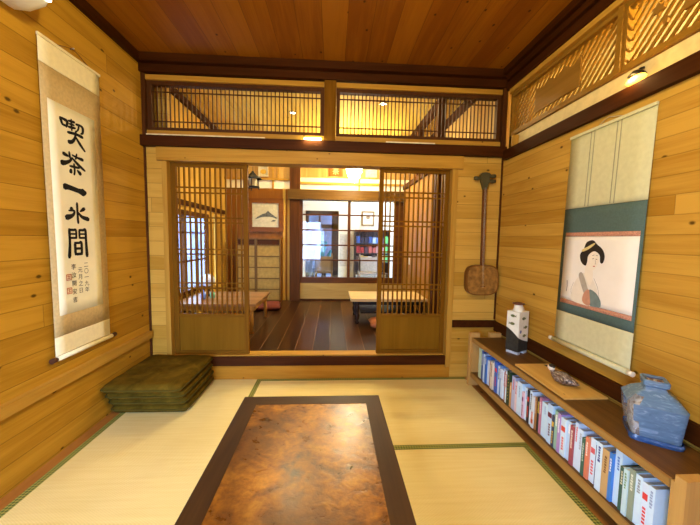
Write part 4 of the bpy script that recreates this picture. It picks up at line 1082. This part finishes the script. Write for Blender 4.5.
# globe lamp and jars on the left table
gl = empty('table_lamp', 'round milky glass lamp standing on the slatted table by the window', 'lamp', (-1.43, 3.66, FZ+.3155))
bm = BM(); lathe(bm, [(0, 0), (.05, 0), (.05, .012), (.012, .02), (.010, .10), (.03, .11), (.0, .115)], 16); obj('stand', bm, blackM, gl, smooth=True)
bm = BM(); ellips(bm, Vector((0, 0, .18)), (.08, .08, .075)); obj('globe', bm, simple('milky_glass', (.62, .66, .75), .1), gl, smooth=True)
for x, yy, c, nm in ((-1.40, 3.45, (.15, .25, .75), 'cobalt blue glass bottle on the slatted table'), (-1.33, 3.52, (.2, .5, .3), 'green glass bottle on the slatted table beside the blue one')):
    bm = BM(); lathe(bm, [(0, 0), (.025, 0), (.027, .05), (.012, .07), (.010, .10), (0, .10)], 14)
    tag(obj('bottle', bm, simple('coloured_glass', c, .1), None, (x, yy, FZ+.316), True), nm, 'bottle')
tag(obj('light_switch', bx(-.003, .0, -.03, .03, -.05, .05, bev=.001), acM, None, (1.139, 4.55, .88)), 'small white switch plate on the plank partition', 'switch')
tag(obj('ceiling_board_sign', bx(-.09, .09, -.012, 0, 0, .16), simple('grey_sign_face', (.30, .32, .30), .5), None, (.60, YD-.001, 2.17)), 'grey rectangular panel high on the far wall, right of the pendant lamp', 'sign')
sg = empty('wooden_sign', 'small wooden sign with pale brush lettering left of the pendant lamp', 'sign', (.04, YD-.001, 2.17))
obj('board', bx(-.11, .11, -.015, 0, 0, .14), brownBoard, sg)
bm = text_mesh('茶', .11)
for v in bm.verts: v.co = Vector((v.co.x, -.0158, .07+v.co.y))
obj('lettering', bm, simple('pale_lettering', (.7, .5, .2), .6), sg)

# ------------------------------------------------------------------ shop room beyond the interior window
YE = 7.3
cream = simple('shop_cream_wall', (.84, .76, .55), .9, var=.03, scale=3)
struct('floor', bx(-1.9, 2.4, YD+.12, YE+.1, .0, .1), simple('shop_floor', (.35, .25, .14), .4))
struct('ceiling', bx(-1.9, 2.4, YD+.12, YE+.1, ZT, ZT+.1), cream)
fx0, fx1, fz0, fz1 = -.62, .14, .1, 1.83
struct('wall_shop', boxes([(-1.9, fx0, YE, YE+.1, .1, ZT), (fx1, 2.4, YE, YE+.1, .1, ZT), (fx0, fx1, YE, YE+.1, fz1, ZT)]), cream)
struct('wall_shop_left', bx(-2.0, -1.9, YD+.12, YE+.1, 0, ZT+.1), cream); struct('wall_shop_right', bx(2.4, 2.5, YD+.12, YE+.1, 0, ZT+.1), cream)
dk = simple('near_black_door_frame', (.03, .022, .018), .4)
d3 = struct('door_3', boxes([(fx0, fx0+.07, YE-.02, YE+.08, fz0, fz1), (fx1-.16, fx1, YE-.02, YE+.08, fz0, fz1), (fx0, fx1, YE-.02, YE+.08, fz1-.08, fz1), (fx0, fx1, YE-.02, YE+.08, 1.42, 1.52), (-.32, -.28, YE-.01, YE+.07, 1.52, fz1-.08), (fx0, fx1, YE-.02, YE+.08, fz0, .2), (fx0+.07, fx0+.16, YE, YE+.03, .2, 1.42)], .003), dk, 'dark framed glass street door beyond the interior window')
struct('pane', boxes([(fx0+.07, fx1-.16, YE+.03, YE+.034, .2, fz1-.08)]), glM, None, d3)
struct('sky_blocker_window', bx(-2.75, BX0-.051, YB+.2, YD+.1, 1.78, 1.84), darkY, 'unseen eave added over the window outside to block sky light')  # added overhang, out of view, keeps sky light out of the next room
struct('sky_blocker_door', bx(-1.9, 2.4, YE+.101, YE+1.3, 2.05, 2.12), darkX, 'unseen slab added over the street door to block sky light')  # added overhang, out of view, cuts the sky light reaching the shop
# what stands outside the street door
tq = simple('turquoise_paint', (.02, .30, .32), .4)
sc = empty('scooter', 'turquoise and white scooter outside the street door', 'scooter', (-.32, 8.0, .05))
bm = BM()
tube(bm, [(-.22, 0, .62), (-.10, 0, .88), (.05, 0, 1.0), (.18, 0, 1.04)], [.05, .06, .055, .04], 10); tube(bm, [(-.05, 0, .45), (.02, 0, .70), (.12, 0, .95)], [.10, .09, .05], 10); tube(bm, [(.05, 0, .42), (.20, 0, .60), (.30, 0, .85)], [.09, .08, .04], 10)
obj('body_shell', bm, tq, sc, smooth=True)
bm = BM(); lathe(bm, [(.10, -.04), (.2, -.05), (.22, 0), (.2, .05), (.10, .04), (.10, -.04)], 24, Matrix.Translation((-.05, 0, .22)) @ Matrix.Rotation(PI/2, 4, 'X')); obj('wheel', bm, blackM, sc, smooth=True)
struct('ground', bx(-6, 4, YE+.1, 12, -.05, .05), simple('street_paving', (.07, .07, .08), .8))
struct('ground', bx(-6, 6, -8, YR-.1, -.2, -.1), simple('rear_yard_paving', (.10, .10, .11), .8))
struct('ground', bx(-9, -2.61, YR, 22, -.06, .04), simple('yard_paving', (.07, .07, .08), .8))
# neighbouring buildings outside (seen as bright blue-white shapes)
bl = struct('facade_street', bx(-2.6, 5, 10.5, 10.8, .05, 4.5), simple('neighbour_facade', (.05, .055, .075), .8, var=.5, scale=1.2))
struct('facade_yard', bx(-8.2, -8.0, -1, 22, .05, 5.0), simple('yard_facade', (.10, .11, .15), .8, var=.6, scale=.8))

# chair and display shelf inside the shop
def chair(name, label, x, yy, m, w=.36):
    e = empty(name, label, 'chair', (x, yy, .1)); h = w/2
    obj('seat', bx(-h, h, -.18, .18, .40, .43, bev=.01), m, e); obj('backrest', bx(-h, h, -.20, -.17, .46, .74, bev=.01), m, e)
    for sx in (-h+.02, h-.02):
        obj('leg', bx(sx-.015, sx+.015, -.20, -.17, .001, .80), m, e); obj('leg', bx(sx-.015, sx+.015, .15, .18, .001, .40), m, e)
cw = wood('shop_chair_wood', (.30, .19, .08), (.20, .12, .05), 'z', rough=.4)
chair('chair', 'brown wooden chair in front of the street door', -.17, 6.4, cw)
chair('chair', 'wooden chair with a grey back below the display shelf', .72, 6.3, simple('grey_brown_chair', (.32, .26, .19), .5), .40)
sh = empty('display_shelf', 'dark display shelf with goods seen through the interior window', 'shelf', (.90, 7.12, .1))
obj('side_panel', boxes([(-.40, -.37, -.15, .15, 0, 1.30)]), dk, sh); obj('side_panel', boxes([(.37, .40, -.15, .15, 0, 1.30)]), dk, sh)
for z in (.30, .56, .76, .98, 1.28): obj('shelf_board', bx(-.37, .37, -.15, .15, z, z+.022), dk, sh)
obj('back_panel', bx(-.37, .37, .13, .148, .32, 1.28), dk, sh)
GC = {0: [(.45, .28, .06), (.5, .42, .3), (.10, .06, .04), (.5, .3, .08)], 1: [(.30, .03, .03), (.35, .08, .06), (.5, .25, .2), (.06, .03, .04)], 2: [(.08, .18, .42), (.35, .42, .55), (.03, .08, .25), (.03, .03, .05)]}
cn = {0: 'yellow and cream', 1: 'red', 2: 'blue'}
for r_, z in enumerate((.583, .783, 1.003)):
    for k in range(8):
        c = GC[r_][R.randrange(4)] if k < 7 else (.1, .5, .1); hh = R.uniform(.12, .16)
        o = obj('package', bx(-.038, .038, -.05, .05, 0, hh, bev=.004), cm(c, 'package_print'), None, (.90-.32+k*.0915, 7.08, .1+z))
        tag(o, 'small boxed goods in the %s row of the display shelf' % ['lower %s' % cn[0], 'middle %s' % cn[1], 'upper %s' % cn[2]][r_], 'package', 'boxed goods on the %s shelf' % ['lower', 'middle', 'upper'][r_])
framed('framed_picture', 'small framed picture on the cream shop wall above the display shelf', 'framed picture', .82, 1.50, .30, .34, YE, [([(-.06, .12), (.06, .12), (.06, .13), (-.06, .13)], inkG, 'caption'), ([(.05*math.cos(k*PI/8), .19+.035*math.sin(k*PI/8)) for k in range(16)], simple('brown_print', (.3, .2, .1), .7), 'printed_motif')], cw, .035)
tag(obj('notice_sheet', bx(-.14, .14, -.004, 0, 0, .75), simple('framed_notice_paper', (.62, .56, .42), .7, var=.15, scale=20), None, (.31, YE-.001, .55)), 'tall pale notice board between street door and display shelf', 'notice board')

# ------------------------------------------------------------------ lights
def area(name, loc, size, power, col, rot=(0, 0, 0), sy=None, portal=False, spread=None):
    l = bpy.data.lights.new(name, 'AREA'); l.energy = power; l.color = col; l.size = size
    if sy: l.shape = 'RECTANGLE'; l.size_y = sy
    if portal: l.cycles.is_portal = True
    if spread: l.spread = spread
    o = bpy.data.objects.new(name, l); COL.objects.link(o); o.location = loc; o.rotation_euler = rot; return o
def point(name, loc, power, col, r=.05):
    l = bpy.data.lights.new(name, 'POINT'); l.energy = power; l.color = col; l.shadow_soft_size = r
    o = bpy.data.objects.new(name, l); COL.objects.link(o); o.location = loc; return o
WARM = (1, .87, .46); AMB = (1, .62, .20)
point('light_room', (.0, .5, 2.25), 62, WARM, .16)
area('light_tube', (-.165, YB-.07, 1.985), .13, .8, WARM, (math.radians(40), 0, 0), .02)
point('light_pendant', (.288, 4.40, 1.90), 7, WARM, .10)
point('light_pendant_up', (.288, 4.40, 2.42), 16, WARM, .08)
area('light_spot', (-.5, 3.95, ZT-.02), .07, 14, WARM)
area('light_spot', (.55, 3.6, ZT-.02), .07, 14, WARM)
point('light_behind_openwork', (1.75, 1.2, 2.30), 24, (1, .70, .18), .06)
point('light_clip_lamp', (XR-.05, 1.44, 1.965), .9, AMB, .02)
point('light_shop', (.9, 6.0, 2.4), 42, (1, .86, .62), .12)
# daylight portals at the windows
area('portal_rear', (-.92, YR-.12, .85), 1.0, 1, (1, 1, 1), (PI/2, 0, 0), 1.8, True)
area('portal_next', (BX0-.12, 3.62, .95), 1.2, 1, (1, 1, 1), (0, -PI/2, 0), 1.4, True)
area('portal_shop', (-.28, YE+.12, .95), .84, 1, (1, 1, 1), (-PI/2, 0, 0), 1.7, True)
w = bpy.data.worlds.new('World'); SC.world = w; w.use_nodes = True
bg = w.node_tree.nodes['Background']; bg.inputs[0].default_value = (.46, .64, 1.0, 1); bg.inputs[1].default_value = 19

# ------------------------------------------------------------------ camera (room measured from its perspective)
f, pi_, ya, ro = 312.0, 0.07638603848192799, 0.05709242942697019, 0.015914001080624924
F = Vector((math.sin(ya)*math.cos(pi_), math.cos(ya)*math.cos(pi_), -math.sin(pi_)))
Rr = Vector((math.cos(ya), -math.sin(ya), 0)); U = Rr.cross(F)
r = Rr*math.cos(ro)+U*math.sin(ro); u = -Rr*math.sin(ro)+U*math.cos(ro)
cam = bpy.data.cameras.new('Camera'); co_ = bpy.data.objects.new('Camera', cam); COL.objects.link(co_)
cam.sensor_width = 36; cam.lens = f/700*36; cam.clip_start = .02; cam.clip_end = 60
co_.matrix_world = Matrix(((r.x, u.x, -F.x, 0), (r.y, u.y, -F.y, 0), (r.z, u.z, -F.z, 1.2), (0, 0, 0, 1)))
SC.camera = co_
vs = SC.view_settings; vs.view_transform = 'Standard'; vs.look = 'None'; vs.gamma = 1; vs.exposure = .56; vs.use_curve_mapping = False
